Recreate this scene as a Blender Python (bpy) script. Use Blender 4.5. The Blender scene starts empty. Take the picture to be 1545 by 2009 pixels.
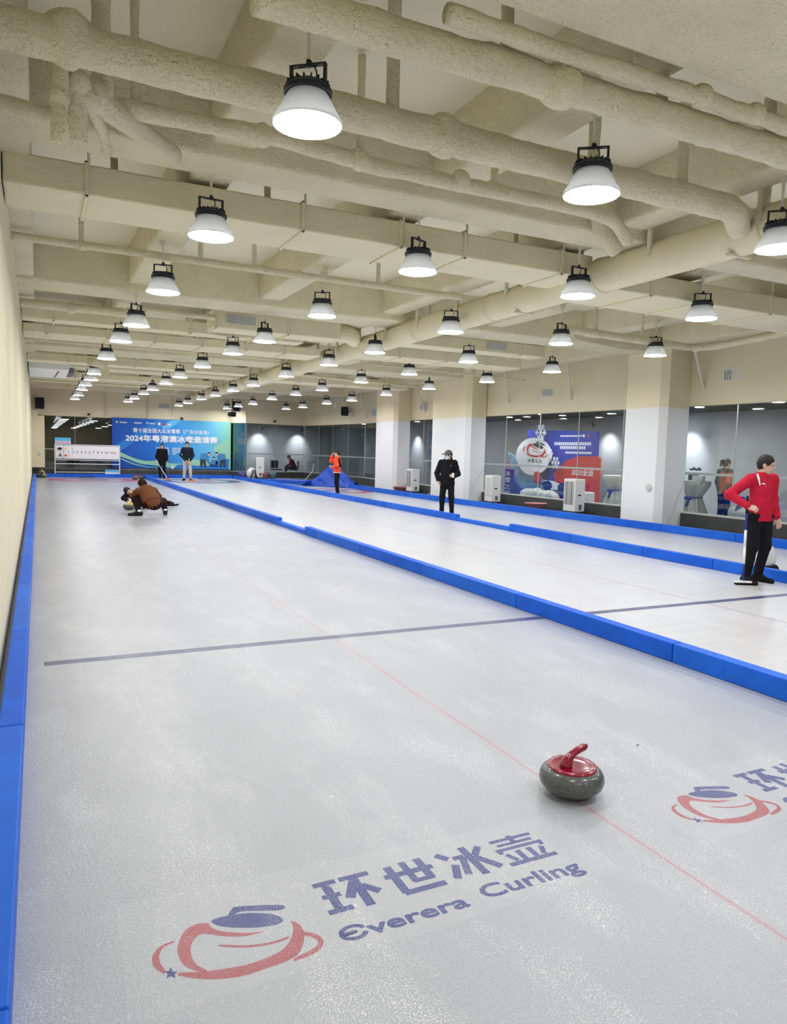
import bpy, bmesh, math, random
import numpy as np
from mathutils import Vector, Matrix, noise
from mathutils.geometry import tessellate_polygon
random.seed(7)
PI = math.pi
SC = bpy.context.scene
COL = SC.collection

# ------------------------------------------------------------------ camera, world, exposure
YAW, PITCH, ROLL, FPX, EYE = 0.456819156, -0.0860301868, 0.0273263477, 1432.3, 1.60
_f = Vector((math.sin(YAW)*math.cos(PITCH), math.cos(YAW)*math.cos(PITCH), math.sin(PITCH)))
_r = Vector((math.cos(YAW), -math.sin(YAW), 0)); _u = _r.cross(_f)
_r2 = math.cos(ROLL)*_r + math.sin(ROLL)*_u; _u2 = -math.sin(ROLL)*_r + math.cos(ROLL)*_u
cam_d = bpy.data.cameras.new('camera'); cam = bpy.data.objects.new('camera', cam_d); COL.objects.link(cam)
cam.matrix_world = Matrix(((_r2.x,_u2.x,-_f.x,0),(_r2.y,_u2.y,-_f.y,0),(_r2.z,_u2.z,-_f.z,EYE),(0,0,0,1)))
cam_d.sensor_fit = 'HORIZONTAL'; cam_d.sensor_width = 36; cam_d.lens = FPX/1545*36
cam_d.shift_x = -4.5/1545; cam_d.shift_y = 4.5/1545; cam_d.clip_end = 200; cam_d.clip_start = .02
SC.camera = cam
W = bpy.data.worlds.new('world'); SC.world = W; W.use_nodes = True
W.node_tree.nodes['Background'].inputs[0].default_value = (.02, .02, .022, 1)
W.node_tree.nodes['Background'].inputs[1].default_value = 1
SC.view_settings.view_transform = 'Standard'; SC.view_settings.look = 'None'
SC.view_settings.exposure = EXPOSURE = 0.0; SC.view_settings.gamma = 1
try: SC.view_settings.use_curve_mapping = False
except Exception: pass
LAMP_STRENGTH = 76.0
SC.cycles.max_bounces = 8; SC.cycles.diffuse_bounces = 4; SC.cycles.transparent_max_bounces = 16
SC.cycles.sample_clamp_indirect = 60

# ------------------------------------------------------------------ helpers
def tag(o, label=None, cat=None, group=None, kind=None):
    if label: o['label'] = label
    if cat: o['category'] = cat
    if group: o['group'] = group
    if kind: o['kind'] = kind
    return o
def empty(name, loc=(0,0,0), rz=0, label=None, cat=None, group=None):
    o = bpy.data.objects.new(name, None); COL.objects.link(o)
    o.location = loc; o.rotation_euler = (0,0,rz); o.empty_display_size = .1
    return tag(o, label, cat, group)
def link(name, me, mat=None, parent=None, loc=None, rz=None):
    o = bpy.data.objects.new(name, me); COL.objects.link(o)
    if mat: me.materials.append(mat)
    if parent: o.parent = parent
    if loc is not None: o.location = loc
    if rz is not None: o.rotation_euler = (0,0,rz)
    return o
def mesh_of(bm, smooth=False):
    me = bpy.data.meshes.new('m'); bm.normal_update(); bm.to_mesh(me); bm.free()
    if smooth: me.shade_smooth()
    return me
def obj(name, bm, mat, parent=None, smooth=False, loc=None, rz=None):
    return link(name, mesh_of(bm, smooth), mat, parent, loc, rz)
def pydata(name, v, f, mat, parent=None, smooth=False, loc=None, rz=None):
    me = bpy.data.meshes.new('m'); me.from_pydata([tuple(p) for p in v], [], [tuple(q) for q in f]); me.update()
    if smooth: me.shade_smooth()
    return link(name, me, mat, parent, loc, rz)
def box(bm, lo, hi, bev=0, seg=2, mat4=None):
    r = bmesh.ops.create_cube(bm, size=1)
    vs = r['verts']
    c = [(lo[i]+hi[i])/2 for i in range(3)]; s = [hi[i]-lo[i] for i in range(3)]
    for v in vs: v.co = Vector((v.co.x*s[0]+c[0], v.co.y*s[1]+c[1], v.co.z*s[2]+c[2]))
    if bev:
        es = {e for v in vs for e in v.link_edges}
        g = bmesh.ops.bevel(bm, geom=list(es), offset=bev, segments=seg, affect='EDGES', profile=.5)
        vs = list({v for f in g['faces'] for v in f.verts} | {v for v in vs if v.is_valid})
        if mat4:
            seen=set(); st=[vs[0]]
            while st:
                v=st.pop()
                if v in seen: continue
                seen.add(v); st += [e.other_vert(v) for e in v.link_edges]
            vs = list(seen)
    if mat4: bmesh.ops.transform(bm, matrix=mat4, verts=vs)
    return vs
def boxes(*bs, bev=0):
    bm = bmesh.new()
    for lo, hi in bs: box(bm, lo, hi, bev)
    return bm
def tube(bm, path, r, seg=12, caps=True, wob=0, freq=5, seed=0):
    P = [Vector(p) for p in path]; n = len(P)
    R = r if isinstance(r, (list, tuple)) else [r]*n
    up0 = Vector((0,0,1)); rings = []; prev = None
    for i in range(n):
        t = (P[min(i+1,n-1)]-P[max(i-1,0)]).normalized()
        if prev is None:
            a = up0 if abs(t.z) < .9 else Vector((1,0,0))
            x = t.cross(a).normalized()
        else:
            x = (prev - t*prev.dot(t)); x = x.normalized() if x.length > 1e-6 else t.orthogonal().normalized()
        prev = x; y = t.cross(x); ring = []
        for k in range(seg):
            a = 2*PI*k/seg; d = x*math.cos(a)+y*math.sin(a); rr = R[i]
            if wob: rr *= 1 + wob*noise.noise((P[i]+d*rr)*freq+Vector((seed,0,0))) + .4*wob*noise.noise((P[i]+d*rr)*freq*3)
            ring.append(bm.verts.new(P[i]+d*rr))
        rings.append(ring)
    for a, b in zip(rings, rings[1:]):
        for k in range(seg): bm.faces.new((a[k], a[(k+1)%seg], b[(k+1)%seg], b[k]))
    if caps:
        bm.faces.new(rings[0][::-1]); bm.faces.new(rings[-1])
    return bm
def dense(path, step=.08, rad=0):
    """resample a polyline, rounding its corners with radius rad"""
    P = [Vector(p) for p in path]; out = [P[0]]
    if rad:
        Q = [P[0]]
        for i in range(1, len(P)-1):
            a, b, c = P[i-1], P[i], P[i+1]
            d1 = min(rad, (a-b).length*.49); d2 = min(rad, (c-b).length*.49)
            p0 = b+(a-b).normalized()*d1; p2 = b+(c-b).normalized()*d2
            for k in range(7):
                t = k/6; Q.append(p0*(1-t)**2+b*2*t*(1-t)+p2*t*t)
        Q.append(P[-1]); P = Q; out = [P[0]]
    for a, b in zip(P, P[1:]):
        m = max(1, int((b-a).length/step))
        out += [a.lerp(b, (k+1)/m) for k in range(m)]
    return out
def lathe(bm, prof, seg=32, c=(0,0,0)):
    rings = []
    for r, z in prof:
        if r < 1e-6: rings.append([bm.verts.new((c[0], c[1], c[2]+z))])
        else: rings.append([bm.verts.new((c[0]+r*math.cos(2*PI*k/seg), c[1]+r*math.sin(2*PI*k/seg), c[2]+z)) for k in range(seg)])
    for a, b in zip(rings, rings[1:]):
        for k in range(seg):
            j = (k+1) % seg
            if len(a) == 1 and len(b) == 1: continue
            if len(a) == 1: bm.faces.new((a[0], b[j], b[k]))
            elif len(b) == 1: bm.faces.new((a[k], a[j], b[0]))
            else: bm.faces.new((a[k], a[j], b[j], b[k]))
    return bm
def smooth_closed(pts, n=4):
    """Catmull-Rom through a closed outline"""
    out = []; m = len(pts)
    for i in range(m):
        p0, p1, p2, p3 = (Vector((*pts[(i+j) % m], 0)) for j in (-1, 0, 1, 2))
        for k in range(n):
            t = k/n
            q = .5*((2*p1)+(-p0+p2)*t+(2*p0-5*p1+4*p2-p3)*t*t+(-p0+3*p1-3*p2+p3)*t**3)
            out.append((q.x, q.y))
    return out
def poly(bm, pts, fn):
    """filled outline; fn maps (a, b) to 3-D"""
    P = [Vector((a, b, 0)) for a, b in pts]; vs = [bm.verts.new(fn(a, b)) for a, b in pts]
    for t in tessellate_polygon([P]):
        a, b, c = (P[q] for q in t); ar = (b.x-a.x)*(c.y-a.y)-(b.y-a.y)*(c.x-a.x)
        if abs(ar) < 1e-12: continue
        try: bm.faces.new([vs[q] for q in (t if ar > 0 else t[::-1])])
        except ValueError: pass
def text_mesh(body, w=None, h=None, bold=0, spacing=1):
    """glyph outlines as flat mesh with lower left corner at the origin, scaled to w x h; bold thickens the strokes by that share of the height"""
    c = bpy.data.curves.new('t', 'FONT'); c.body = body; c.size = 1; c.space_character = spacing; c.resolution_u = 3
    o = bpy.data.objects.new('t', c); COL.objects.link(o)
    me = bpy.data.meshes.new_from_object(o.evaluated_get(bpy.context.evaluated_depsgraph_get()))
    bpy.data.objects.remove(o); bpy.data.curves.remove(c)
    co = np.array([v.co[:] for v in me.vertices], np.float32); fs = [tuple(p.vertices) for p in me.polygons]; bpy.data.meshes.remove(me)
    lo, hi = co.min(0), co.max(0); sz = hi-lo; b = bold*(h or w)
    sx = (w-2*b)/sz[0] if w else None; sy = (h-2*b)/sz[1] if h else None
    sx = sx or sy; sy = sy or sx
    co[:, 0] = (co[:, 0]-lo[0])*sx+b; co[:, 1] = (co[:, 1]-lo[1])*sy+b
    V, F = [co], list(fs)
    if bold:
        for k in range(8):
            d = np.array((b*math.cos(PI*k/4), b*math.sin(PI*k/4), 2e-5*(k+1)), np.float32); n = len(co)*(k+1)
            V.append(co+d); F += [tuple(i+n for i in f) for f in fs]
    me = bpy.data.meshes.new('m'); me.from_pydata(np.concatenate(V).tolist(), [], F); me.update(); return me
def text(name, body, mat, parent, m4, **k):
    me = text_mesh(body, **k); me.transform(m4)
    return link(name, me, mat, parent)
def copy_tree(o, parent=None):
    c = o.copy(); COL.objects.link(c)
    if parent: c.parent = parent
    for ch in list(o.children): copy_tree(ch, c)
    return c
ORD = ['first','second','third','fourth','fifth','sixth','seventh','eighth','ninth','tenth','eleventh','twelfth','thirteenth','fourteenth','fifteenth','sixteenth','seventeenth','eighteenth','nineteenth','twentieth','twenty-first','twenty-second']

# ------------------------------------------------------------------ materials
def mat(name, col, rough=.6, spec=.4, metal=0, emit=0, bump=None, vary=None, trans=0, coat=0, sheen=0):
    m = bpy.data.materials.new(name); m.use_nodes = True; nt = m.node_tree; b = nt.nodes['Principled BSDF']
    b.inputs['Base Color'].default_value = (*col, 1); b.inputs['Roughness'].default_value = rough
    b.inputs['Specular IOR Level'].default_value = spec; b.inputs['Metallic'].default_value = metal
    b.inputs['Coat Weight'].default_value = coat
    if emit:
        b.inputs['Emission Color'].default_value = (*col, 1); b.inputs['Emission Strength'].default_value = emit
    tc = None
    if bump or vary:
        tc = nt.nodes.new('ShaderNodeTexCoord')
    if vary:   # (scale, amount, stretch)
        n = nt.nodes.new('ShaderNodeTexNoise'); n.inputs['Scale'].default_value = vary[0]; n.inputs['Detail'].default_value = 4
        src = tc.outputs['Object']
        if len(vary) > 2:
            mp = nt.nodes.new('ShaderNodeMapping'); mp.inputs['Scale'].default_value = vary[2]; nt.links.new(src, mp.inputs[0]); src = mp.outputs[0]
        nt.links.new(src, n.inputs['Vector'])
        r = nt.nodes.new('ShaderNodeValToRGB'); a = vary[1]
        r.color_ramp.elements[0].position = .3; r.color_ramp.elements[1].position = .7
        r.color_ramp.elements[0].color = (*[c*(1-a) for c in col], 1); r.color_ramp.elements[1].color = (*[min(1, c*(1+a)) for c in col], 1)
        nt.links.new(n.outputs[0], r.inputs[0]); nt.links.new(r.outputs[0], b.inputs['Base Color'])
    if bump:   # (scale, strength, distance)
        prev = None
        for sc, st, di in (bump if isinstance(bump, list) else [bump]):
            n = nt.nodes.new('ShaderNodeTexNoise'); n.inputs['Scale'].default_value = sc; n.inputs['Detail'].default_value = 3
            nt.links.new(tc.outputs['Object'], n.inputs['Vector'])
            bp = nt.nodes.new('ShaderNodeBump'); bp.inputs['Strength'].default_value = st; bp.inputs['Distance'].default_value = di
            nt.links.new(n.outputs[0], bp.inputs['Height'])
            if prev: nt.links.new(prev.outputs[0], bp.inputs['Normal'])
            prev = bp
        nt.links.new(prev.outputs[0], b.inputs['Normal'])
    return m
CREAM = (.86, .80, .585)
M = {}
M['foam'] = mat('sprayed_foam', CREAM, .95, .1, bump=[(8, .30, .05), (38, .9, .028), (85, .8, .012)], vary=(3, .05))
M['foam_smooth'] = mat('painted_foam', CREAM, .9, .15, bump=[(14, .4, .03), (55, .7, .010)], vary=(2, .04))
M['cream_wall'] = mat('cream_wall_paint', (.85, .78, .57), .9, .15, bump=(70, .15, .004), vary=(1.2, .03))
M['white_wall'] = mat('white_wall_paint', (.86, .88, .90), .75, .2, bump=(90, .05, .003))
M['slab'] = mat('ceiling_slab', (.85, .80, .62), .95, .1, bump=(12, .3, .02))
M['black'] = mat('black_plastic', (.012, .013, .016), .45, .5)
M['navy_metal'] = mat('navy_black_metal', (.010, .013, .030), .35, .5)
M['steel'] = mat('brushed_steel', (.55, .56, .58), .3, .5, 1)
M['white_plastic'] = mat('white_plastic', (.82, .83, .83), .45, .4)
M['grey_plastic'] = mat('grey_plastic', (.62, .63, .60), .5, .4)
M['dark_grille'] = mat('dark_grille', (.16, .17, .17), .5, .4)
M['rod'] = mat('cream_painted_steel', (.74, .71, .62), .6, .3)
M['blue_foam'] = mat('blue_foam_barrier', (.009, .115, .66), .55, .22, bump=(30, .12, .006), vary=(5, .10))
M['blue_foam_b'] = mat('blue_foam_barrier_b', (.013, .135, .70), .5, .22, bump=(30, .12, .006), vary=(4, .10))
M['floor_dark'] = mat('dark_rubber_floor', (.075, .08, .085), .7, .3, vary=(6, .2))
M['tile_grout'] = mat('grout', (.22, .22, .20), .8, .2)
M['ledge_top'] = mat('pale_stone_edge', (.50, .49, .45), .5, .4)
M['alu'] = mat('window_alu', (.60, .62, .63), .4, .5, .6)
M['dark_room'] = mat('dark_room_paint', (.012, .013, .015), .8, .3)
M['grey_room'] = mat('grey_room_paint', (.40, .41, .43), .8, .3, vary=(1.5, .06))
M['room_floor'] = mat('grey_tile_floor', (.30, .31, .32), .4, .4)
M['granite'] = None
def granite():
    m = mat('speckled_granite', (.2, .21, .2), .28, .5); nt = m.node_tree; b = nt.nodes['Principled BSDF']
    tc = nt.nodes.new('ShaderNodeTexCoord'); n = nt.nodes.new('ShaderNodeTexNoise'); n.inputs['Scale'].default_value = 400; n.inputs['Detail'].default_value = 2
    nt.links.new(tc.outputs['Object'], n.inputs['Vector']); r = nt.nodes.new('ShaderNodeValToRGB')
    r.color_ramp.elements[0].position = .40; r.color_ramp.elements[0].color = (.018, .02, .019, 1)
    r.color_ramp.elements[1].position = .60; r.color_ramp.elements[1].color = (.165, .178, .165, 1)
    nt.links.new(n.outputs[0], r.inputs[0]); nt.links.new(r.outputs[0], b.inputs['Base Color']); b.inputs['Coat Weight'].default_value = .3
    return m
M['granite'] = granite()
M['red_plastic'] = mat('red_handle_plastic', (.25, .002, .024), .2, .5, coat=.4)
M['yellow_plastic'] = mat('yellow_handle_plastic', (.80, .62, .10), .3, .5)
def ice_mat(name, col, mixcol=None, cover=.8, scrape=False):
    """pebbled ice; mixcol is paint frozen under it, showing through a frosty dither"""
    m = mat(name, col, .30, .32); nt = m.node_tree; b = nt.nodes['Principled BSDF']; L = nt.links.new
    tc = nt.nodes.new('ShaderNodeTexCoord')
    def nz(scale, detail=3, stretch=None, rough=.6):
        n = nt.nodes.new('ShaderNodeTexNoise'); n.inputs['Scale'].default_value = scale; n.inputs['Detail'].default_value = detail; n.inputs['Roughness'].default_value = rough
        s = tc.outputs['Object']
        if stretch:
            mp = nt.nodes.new('ShaderNodeMapping'); mp.inputs['Scale'].default_value = stretch; L(s, mp.inputs[0]); s = mp.outputs[0]
        L(s, n.inputs['Vector']); return n.outputs[0]
    def ramp(src, p0, c0, p1, c1):
        r = nt.nodes.new('ShaderNodeValToRGB'); e = r.color_ramp.elements
        e[0].position = p0; e[0].color = (*c0, 1); e[1].position = p1; e[1].color = (*c1, 1); L(src, r.inputs[0]); return r.outputs[0]
    def mix(f, a, c, mode='MIX'):
        x = nt.nodes.new('ShaderNodeMix'); x.data_type = 'RGBA'; x.blend_type = mode
        if isinstance(f, float): x.inputs['Factor'].default_value = f
        else: L(f, x.inputs['Factor'])
        for k, v in ((6, a), (7, c)):
            if isinstance(v, tuple): x.inputs[k].default_value = (*v, 1)
            else: L(v, x.inputs[k])
        return x.outputs[2]
    base = ramp(nz(.9, 5), .3, tuple(c*.95 for c in col), .7, tuple(min(1, c*1.04) for c in col))
    if scrape: base = mix(1.0, base, ramp(nz(1.0, 6, (1.1, 8, 1), .7), .45, (1, 1, 1), .75, (.90, .88, .84)), 'MULTIPLY')
    frost_glint = ramp(nz(190, 2), .53, (0, 0, 0), .62, (1, 1, 1)); frost_glint = mix(1.0, frost_glint, ramp(nz(42, 3), .60, (0, 0, 0), .72, (.8,)*3), 'LIGHTEN')
    glint_patch = ramp(nz(1.0, 7, (2.4, .85, 1), .68), .48, (.22 if not mixcol else .12,)*3,   .63, (.82 if not mixcol else .45,)*3)  # patches of frost, with lamp glints painted into the ice colour
    fr = mix(1.0, frost_glint, glint_patch, 'MULTIPLY')
    if mixcol:
        cov = ramp(nz(260, 2), .34, (.78,)*3, .52, (1,)*3)
        big = ramp(nz(14, 3), .30, (cover*.92,)*3, .62, (cover,)*3)
        base = mix(mix(1.0, cov, big, 'MULTIPLY'), base, mixcol)
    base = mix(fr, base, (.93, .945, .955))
    L(base, b.inputs['Base Color'])
    prev = None
    for sc, st, di in ((1.6, .25, .05), (60, .30, .006), (210, .45, .002)):
        bp = nt.nodes.new('ShaderNodeBump'); bp.inputs['Strength'].default_value = st; bp.inputs['Distance'].default_value = di
        L(nz(sc, 2), bp.inputs['Height'])
        if prev: L(prev.outputs[0], bp.inputs['Normal'])
        prev = bp
    L(prev.outputs[0], b.inputs['Normal'])
    b.inputs['Coat Weight'].default_value = .30; b.inputs['Coat Roughness'].default_value = .10; b.inputs['Coat IOR'].default_value = 1.5
    cb = nt.nodes.new('ShaderNodeBump'); cb.inputs['Strength'].default_value = .55; cb.inputs['Distance'].default_value = .006; L(nz(85, 2), cb.inputs['Height']); L(cb.outputs[0], b.inputs['Coat Normal'])
    return m
ICE = (.395, .417, .455)
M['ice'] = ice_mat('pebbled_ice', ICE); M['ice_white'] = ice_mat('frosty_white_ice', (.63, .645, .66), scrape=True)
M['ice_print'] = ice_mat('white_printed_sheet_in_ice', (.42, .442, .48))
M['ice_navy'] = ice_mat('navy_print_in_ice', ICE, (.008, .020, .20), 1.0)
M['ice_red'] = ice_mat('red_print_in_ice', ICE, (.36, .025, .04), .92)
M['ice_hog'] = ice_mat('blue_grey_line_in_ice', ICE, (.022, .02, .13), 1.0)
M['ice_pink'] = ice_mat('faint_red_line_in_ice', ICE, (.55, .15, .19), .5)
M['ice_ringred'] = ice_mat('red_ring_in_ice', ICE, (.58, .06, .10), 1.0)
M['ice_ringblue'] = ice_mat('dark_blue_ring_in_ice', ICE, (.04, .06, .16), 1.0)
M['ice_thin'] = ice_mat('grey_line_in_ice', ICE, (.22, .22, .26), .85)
def glass_mat(name, tint, refl=.05):
    m = bpy.data.materials.new(name); m.use_nodes = True; nt = m.node_tree; nt.nodes.clear(); L = nt.links.new
    o = nt.nodes.new('ShaderNodeOutputMaterial'); mx = nt.nodes.new('ShaderNodeMixShader')
    t = nt.nodes.new('ShaderNodeBsdfTransparent'); t.inputs[0].default_value = (*tint, 1)
    g = nt.nodes.new('ShaderNodeBsdfGlossy'); g.inputs['Roughness'].default_value = .02; g.inputs[0].default_value = (.95, .97, .98, 1)
    lw = nt.nodes.new('ShaderNodeLayerWeight'); lw.inputs[0].default_value = .5
    pw = nt.nodes.new('ShaderNodeMath'); pw.operation = 'POWER'; pw.inputs[1].default_value = 5; L(lw.outputs['Facing'], pw.inputs[0])
    f = nt.nodes.new('ShaderNodeMath'); f.operation = 'MULTIPLY_ADD'; f.inputs[1].default_value = .9; f.inputs[2].default_value = refl; L(pw.outputs[0], f.inputs[0])
    L(f.outputs[0], mx.inputs[0]); L(t.outputs[0], mx.inputs[1]); L(g.outputs[0], mx.inputs[2]); L(mx.outputs[0], o.inputs[0])
    return m
M['glass'] = glass_mat('clear_window_glass', (.90, .925, .93), .05)
M['glass_teal'] = glass_mat('teal_window_glass', (.40, .60, .64), .16)
def emis(name, col, s):
    m = bpy.data.materials.new(name); m.use_nodes = True; nt = m.node_tree; nt.nodes.clear()
    o = nt.nodes.new('ShaderNodeOutputMaterial'); e = nt.nodes.new('ShaderNodeEmission'); e.inputs[0].default_value = (*col, 1); e.inputs[1].default_value = s
    nt.links.new(e.outputs[0], o.inputs[0]); return m
M['lamp_lens'] = emis('lit_lamp_lens', (.965, .965, 1.0), LAMP_STRENGTH)
M['spot_lens'] = emis('lit_spotlight_lens', (.95, .97, 1), 360)
def shade_mat():
    m = bpy.data.materials.new('frosted_lamp_shade'); m.use_nodes = True; nt = m.node_tree; nt.nodes.clear(); L = nt.links.new
    o = nt.nodes.new('ShaderNodeOutputMaterial'); mx = nt.nodes.new('ShaderNodeMixShader'); mx.inputs[0].default_value = .08
    d = nt.nodes.new('ShaderNodeBsdfPrincipled'); d.inputs['Base Color'].default_value = (.80, .81, .82, 1); d.inputs['Roughness'].default_value = .5
    t = nt.nodes.new('ShaderNodeBsdfTranslucent'); t.inputs[0].default_value = (.8, .82, .84, 1)
    L(d.outputs[0], mx.inputs[1]); L(t.outputs[0], mx.inputs[2]); L(mx.outputs[0], o.inputs[0]); return m
M['shade'] = shade_mat()
# ------------------------------------------------------------------ the setting
ZS, ZT, XR, YB = 4.65, 2.83, 13.7, 38.0        # slab, glass head, right glass line, back wall line
def struct(name, bm, m, smooth=False, parent=None):
    o = obj(name, bm, m, parent, smooth); 
    if not parent: o['kind'] = 'structure'
    return o
def prism(bm, pts, z0, z1):
    a = [bm.verts.new((x, y, z0)) for x, y in pts]; b = [bm.verts.new((x, y, z1)) for x, y in pts]; n = len(pts)
    for i in range(n): bm.faces.new((a[i], a[(i+1) % n], b[(i+1) % n], b[i]))
    bmesh.ops.triangulate(bm, faces=[bm.faces.new(b), bm.faces.new(a[::-1])])
    return bm
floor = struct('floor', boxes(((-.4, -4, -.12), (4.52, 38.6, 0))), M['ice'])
struct('floor_beyond', boxes(((4.52, -4, -.12), (14.2, 38.6, 0))), M['ice_white'])
def xb(y):      # ice edge of the barrier beside the columns
    K = [(-4, 12.42), (10, 12.34), (13.2, 12.19), (20, 11.78), (29.3, 11.75)]
    for (a, u), (b, v) in zip(K, K[1:]):
        if y <= b: return u+(v-u)*(y-a)/(b-a)
    return K[-1][1]
rim = struct('floor_rim', prism(bmesh.new(), [(xb(y)+.1, y) for y in (-4, 10, 13.2, 20, 29.3)]+[(9.12, 33.5), (8.95, 37.0), (-.3, 37.0), (-.3, 38.5), (14, 38.5), (14, -4)], -.06, .05), M['floor_dark'])
# markings frozen into the ice: flat shapes just on its surface, parts of the floor
def flat(name, outlines, m, z, holes=False):
    bm = bmesh.new()
    for pts in outlines: poly(bm, pts, lambda a, b: (a, b, z))
    return obj(name, bm, m, floor)
def ring(name, c, r0, r1, m, z, seg=72):
    bm = bmesh.new(); A = []; B = []
    for k in range(seg):
        a = 2*PI*k/seg; A.append(bm.verts.new((c[0]+r0*math.cos(a), c[1]+r0*math.sin(a), z))); B.append(bm.verts.new((c[0]+r1*math.cos(a), c[1]+r1*math.sin(a), z)))
    for k in range(seg): j = (k+1) % seg; bm.faces.new((A[k], B[k], B[j], A[j]))
    return obj(name, bm, m, floor)
def strip(name, x0, x1, y0, y1, m, z=.0003): return flat(name, [[(x0, y0), (x1, y0), (x1, y1), (x0, y1)]], m, z)
def wavy(x, y0, y1, w, amp, m, name='centre_line'):
    n = 160; L = []; R = []
    for k in range(n+1):
        y = y0+(y1-y0)*k/n; d = amp*noise.noise(Vector((y*.9, x, 0))) + .4*amp*noise.noise(Vector((y*4, x, 3))); ww = w*(1+.35*noise.noise(Vector((y*6, x, 9))))
        L.append((x+d-ww/2, y)); R.append((x+d+ww/2, y))
    bm = bmesh.new()
    for k in range(n):
        bm.faces.new([bm.verts.new((p[0], p[1], .0002)) for p in (L[k], R[k], R[k+1], L[k+1])])
    return obj(name, bm, m, floor)
strip('hog_line', .02, 4.46, 5.68, 5.79, M['ice_hog']); strip('hog_line', 4.6, 8.86, 5.68, 5.79, M['ice_hog'])
strip('hog_line', 9.0, 12.2, 5.68, 5.79, M['ice_hog'])
strip('far_hog_line', -.05, 4.46, 28.2, 28.28, M['ice_thin']); strip('far_hog_line', 4.6, 8.86, 28.2, 28.28, M['ice_thin']); strip('far_hog_line', 9.0, 11.75, 22.3, 22.36, M['ice_thin'])
strip('tee_line', -.05, 4.46, 34.35, 34.39, M['ice_thin']); strip('tee_line', 4.6, 8.86, 34.0, 34.04, M['ice_thin'])
strip('guard_line', .3, 4.3, 30.9, 30.95, M['ice_thin'])
wavy(2.235, -.6, 34.3, .018, .012, M['ice_pink']); wavy(6.7, -.6, 34, .022, .012, M['ice_pink'])
for c, cols, R in (((2.2, 34.4), ('ice_ringred', 'ice_ringblue'), 1.83), ((6.65, 33.9), ('ice_ringblue', 'ice_ringred'), 1.83), ((10.45, 26.6), ('ice_ringred', 'ice_ringblue'), 1.5)):
    ring('house_ring', c, R*.70, R, M[cols[0]], .0011); ring('house_ring', c, R*.16, R*.34, M[cols[1]], .0011)
LOGO = {
'stone_mark': [[(0.491,2.355),(0.45,2.363),(0.41,2.337),(0.381,2.274),(0.377,2.22),(0.387,2.177),(0.417,2.137),(0.445,2.128),(0.419,2.17),(0.414,2.219),(0.422,2.264),(0.443,2.297),(0.47,2.304),(0.524,2.268),(0.585,2.239),(0.654,2.237),(0.599,2.252),(0.53,2.291),(0.5,2.325)],
 [(0.366,2.138),(0.437,2.091),(0.526,2.063),(0.599,2.063),(0.666,2.068),(0.718,2.084),(0.749,2.12),(0.774,2.177),(0.771,2.227),(0.751,2.251),(0.75,2.222),(0.735,2.185),(0.707,2.146),(0.672,2.121),(0.617,2.109),(0.561,2.105),(0.49,2.116),(0.426,2.131),(0.368,2.153)]],
'orbit_mark': [[(0.37,2.308),(0.329,2.297),(0.302,2.261),(0.298,2.216),(0.316,2.178),(0.324,2.167),(0.329,2.184),(0.32,2.218),(0.323,2.259),(0.342,2.291),(0.376,2.301)],
 [(0.775,2.181),(0.807,2.153),(0.818,2.114),(0.79,2.077),(0.743,2.063),(0.701,2.061),(0.709,2.074),(0.749,2.084),(0.786,2.097),(0.800,2.117),(0.790,2.144),(0.769,2.167)],
 [(0.51,2.229),(0.584,2.193),(0.658,2.177),(0.717,2.18),(0.713,2.169),(0.654,2.166),(0.581,2.182),(0.508,2.219)]],
'handle_mark': [[(0.505,2.358),(0.547,2.368),(0.625,2.354),(0.699,2.317),(0.73,2.272),(0.702,2.253),(0.62,2.271),(0.535,2.315)]],
'grip_mark': [[(0.564,2.366),(0.586,2.397),(0.61,2.401),(0.746,2.351),(0.737,2.323),(0.628,2.365),(0.595,2.368),(0.577,2.356)]],
'star_mark': [[(0.347,2.19),(0.349,2.167),(0.363,2.161),(0.352,2.153),(0.351,2.133),(0.342,2.148),(0.327,2.145),(0.333,2.163),(0.325,2.178),(0.339,2.174)]]}
GLYPH = [   # strokes of the four heavy characters: x0, y0, x1, y1, thickness in a unit cell
 [(.0,.93,.40,.93,.14),(.04,.53,.36,.53,.13),(.0,.09,.42,.09,.14),(.20,.09,.20,.93,.17),(.46,.93,1.0,.93,.14),(.70,.0,.70,.93,.18),(.72,.88,.46,.34,.19),(.76,.62,.98,.32,.17)],
 [(.0,.65,1.0,.65,.15),(.18,.07,.18,.96,.17),(.14,.07,.98,.07,.15),(.50,.32,.50,1.0,.15),(.82,.32,.82,1.0,.17),(.46,.34,.88,.34,.12)],
 [(.0,.94,.17,.72,.16),(.02,.08,.20,.50,.16),(.60,.0,.60,1.0,.17),(.26,.70,.50,.70,.13),(.46,.68,.28,.12,.15),(.95,.90,.72,.64,.15),(.68,.62,1.0,.10,.17)],
 [(.05,.90,.95,.90,.10),(.50,.74,.50,1.0,.12),(.12,.73,.88,.73,.09),(.0,.57,1.0,.57,.10),(.06,.44,.06,.58,.11),(.94,.44,.94,.58,.11),(.0,.06,1.0,.06,.12),(.38,.08,.38,.46,.13),(.62,.08,.62,.46,.13),(.12,.40,.22,.14,.12),(.88,.40,.78,.14,.12)]]
def brush(name, strokes, x, y, w, h):
    bm = bmesh.new()
    for i, (x0, y0, x1, y1, t) in enumerate(strokes):
        a = Vector((x+x0*w, y+y0*h, 0)); b = Vector((x+x1*w, y+y1*h, 0)); d = (b-a).normalized(); n = Vector((-d.y, d.x, 0))*t*h*.5; z = Vector((0, 0, .00025+.00001*i))
        bm.faces.new([bm.verts.new(p+z) for p in (a-n, b-n, b+n, a+n)])
    return obj(name, bm, M['ice_navy'], floor)
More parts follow.
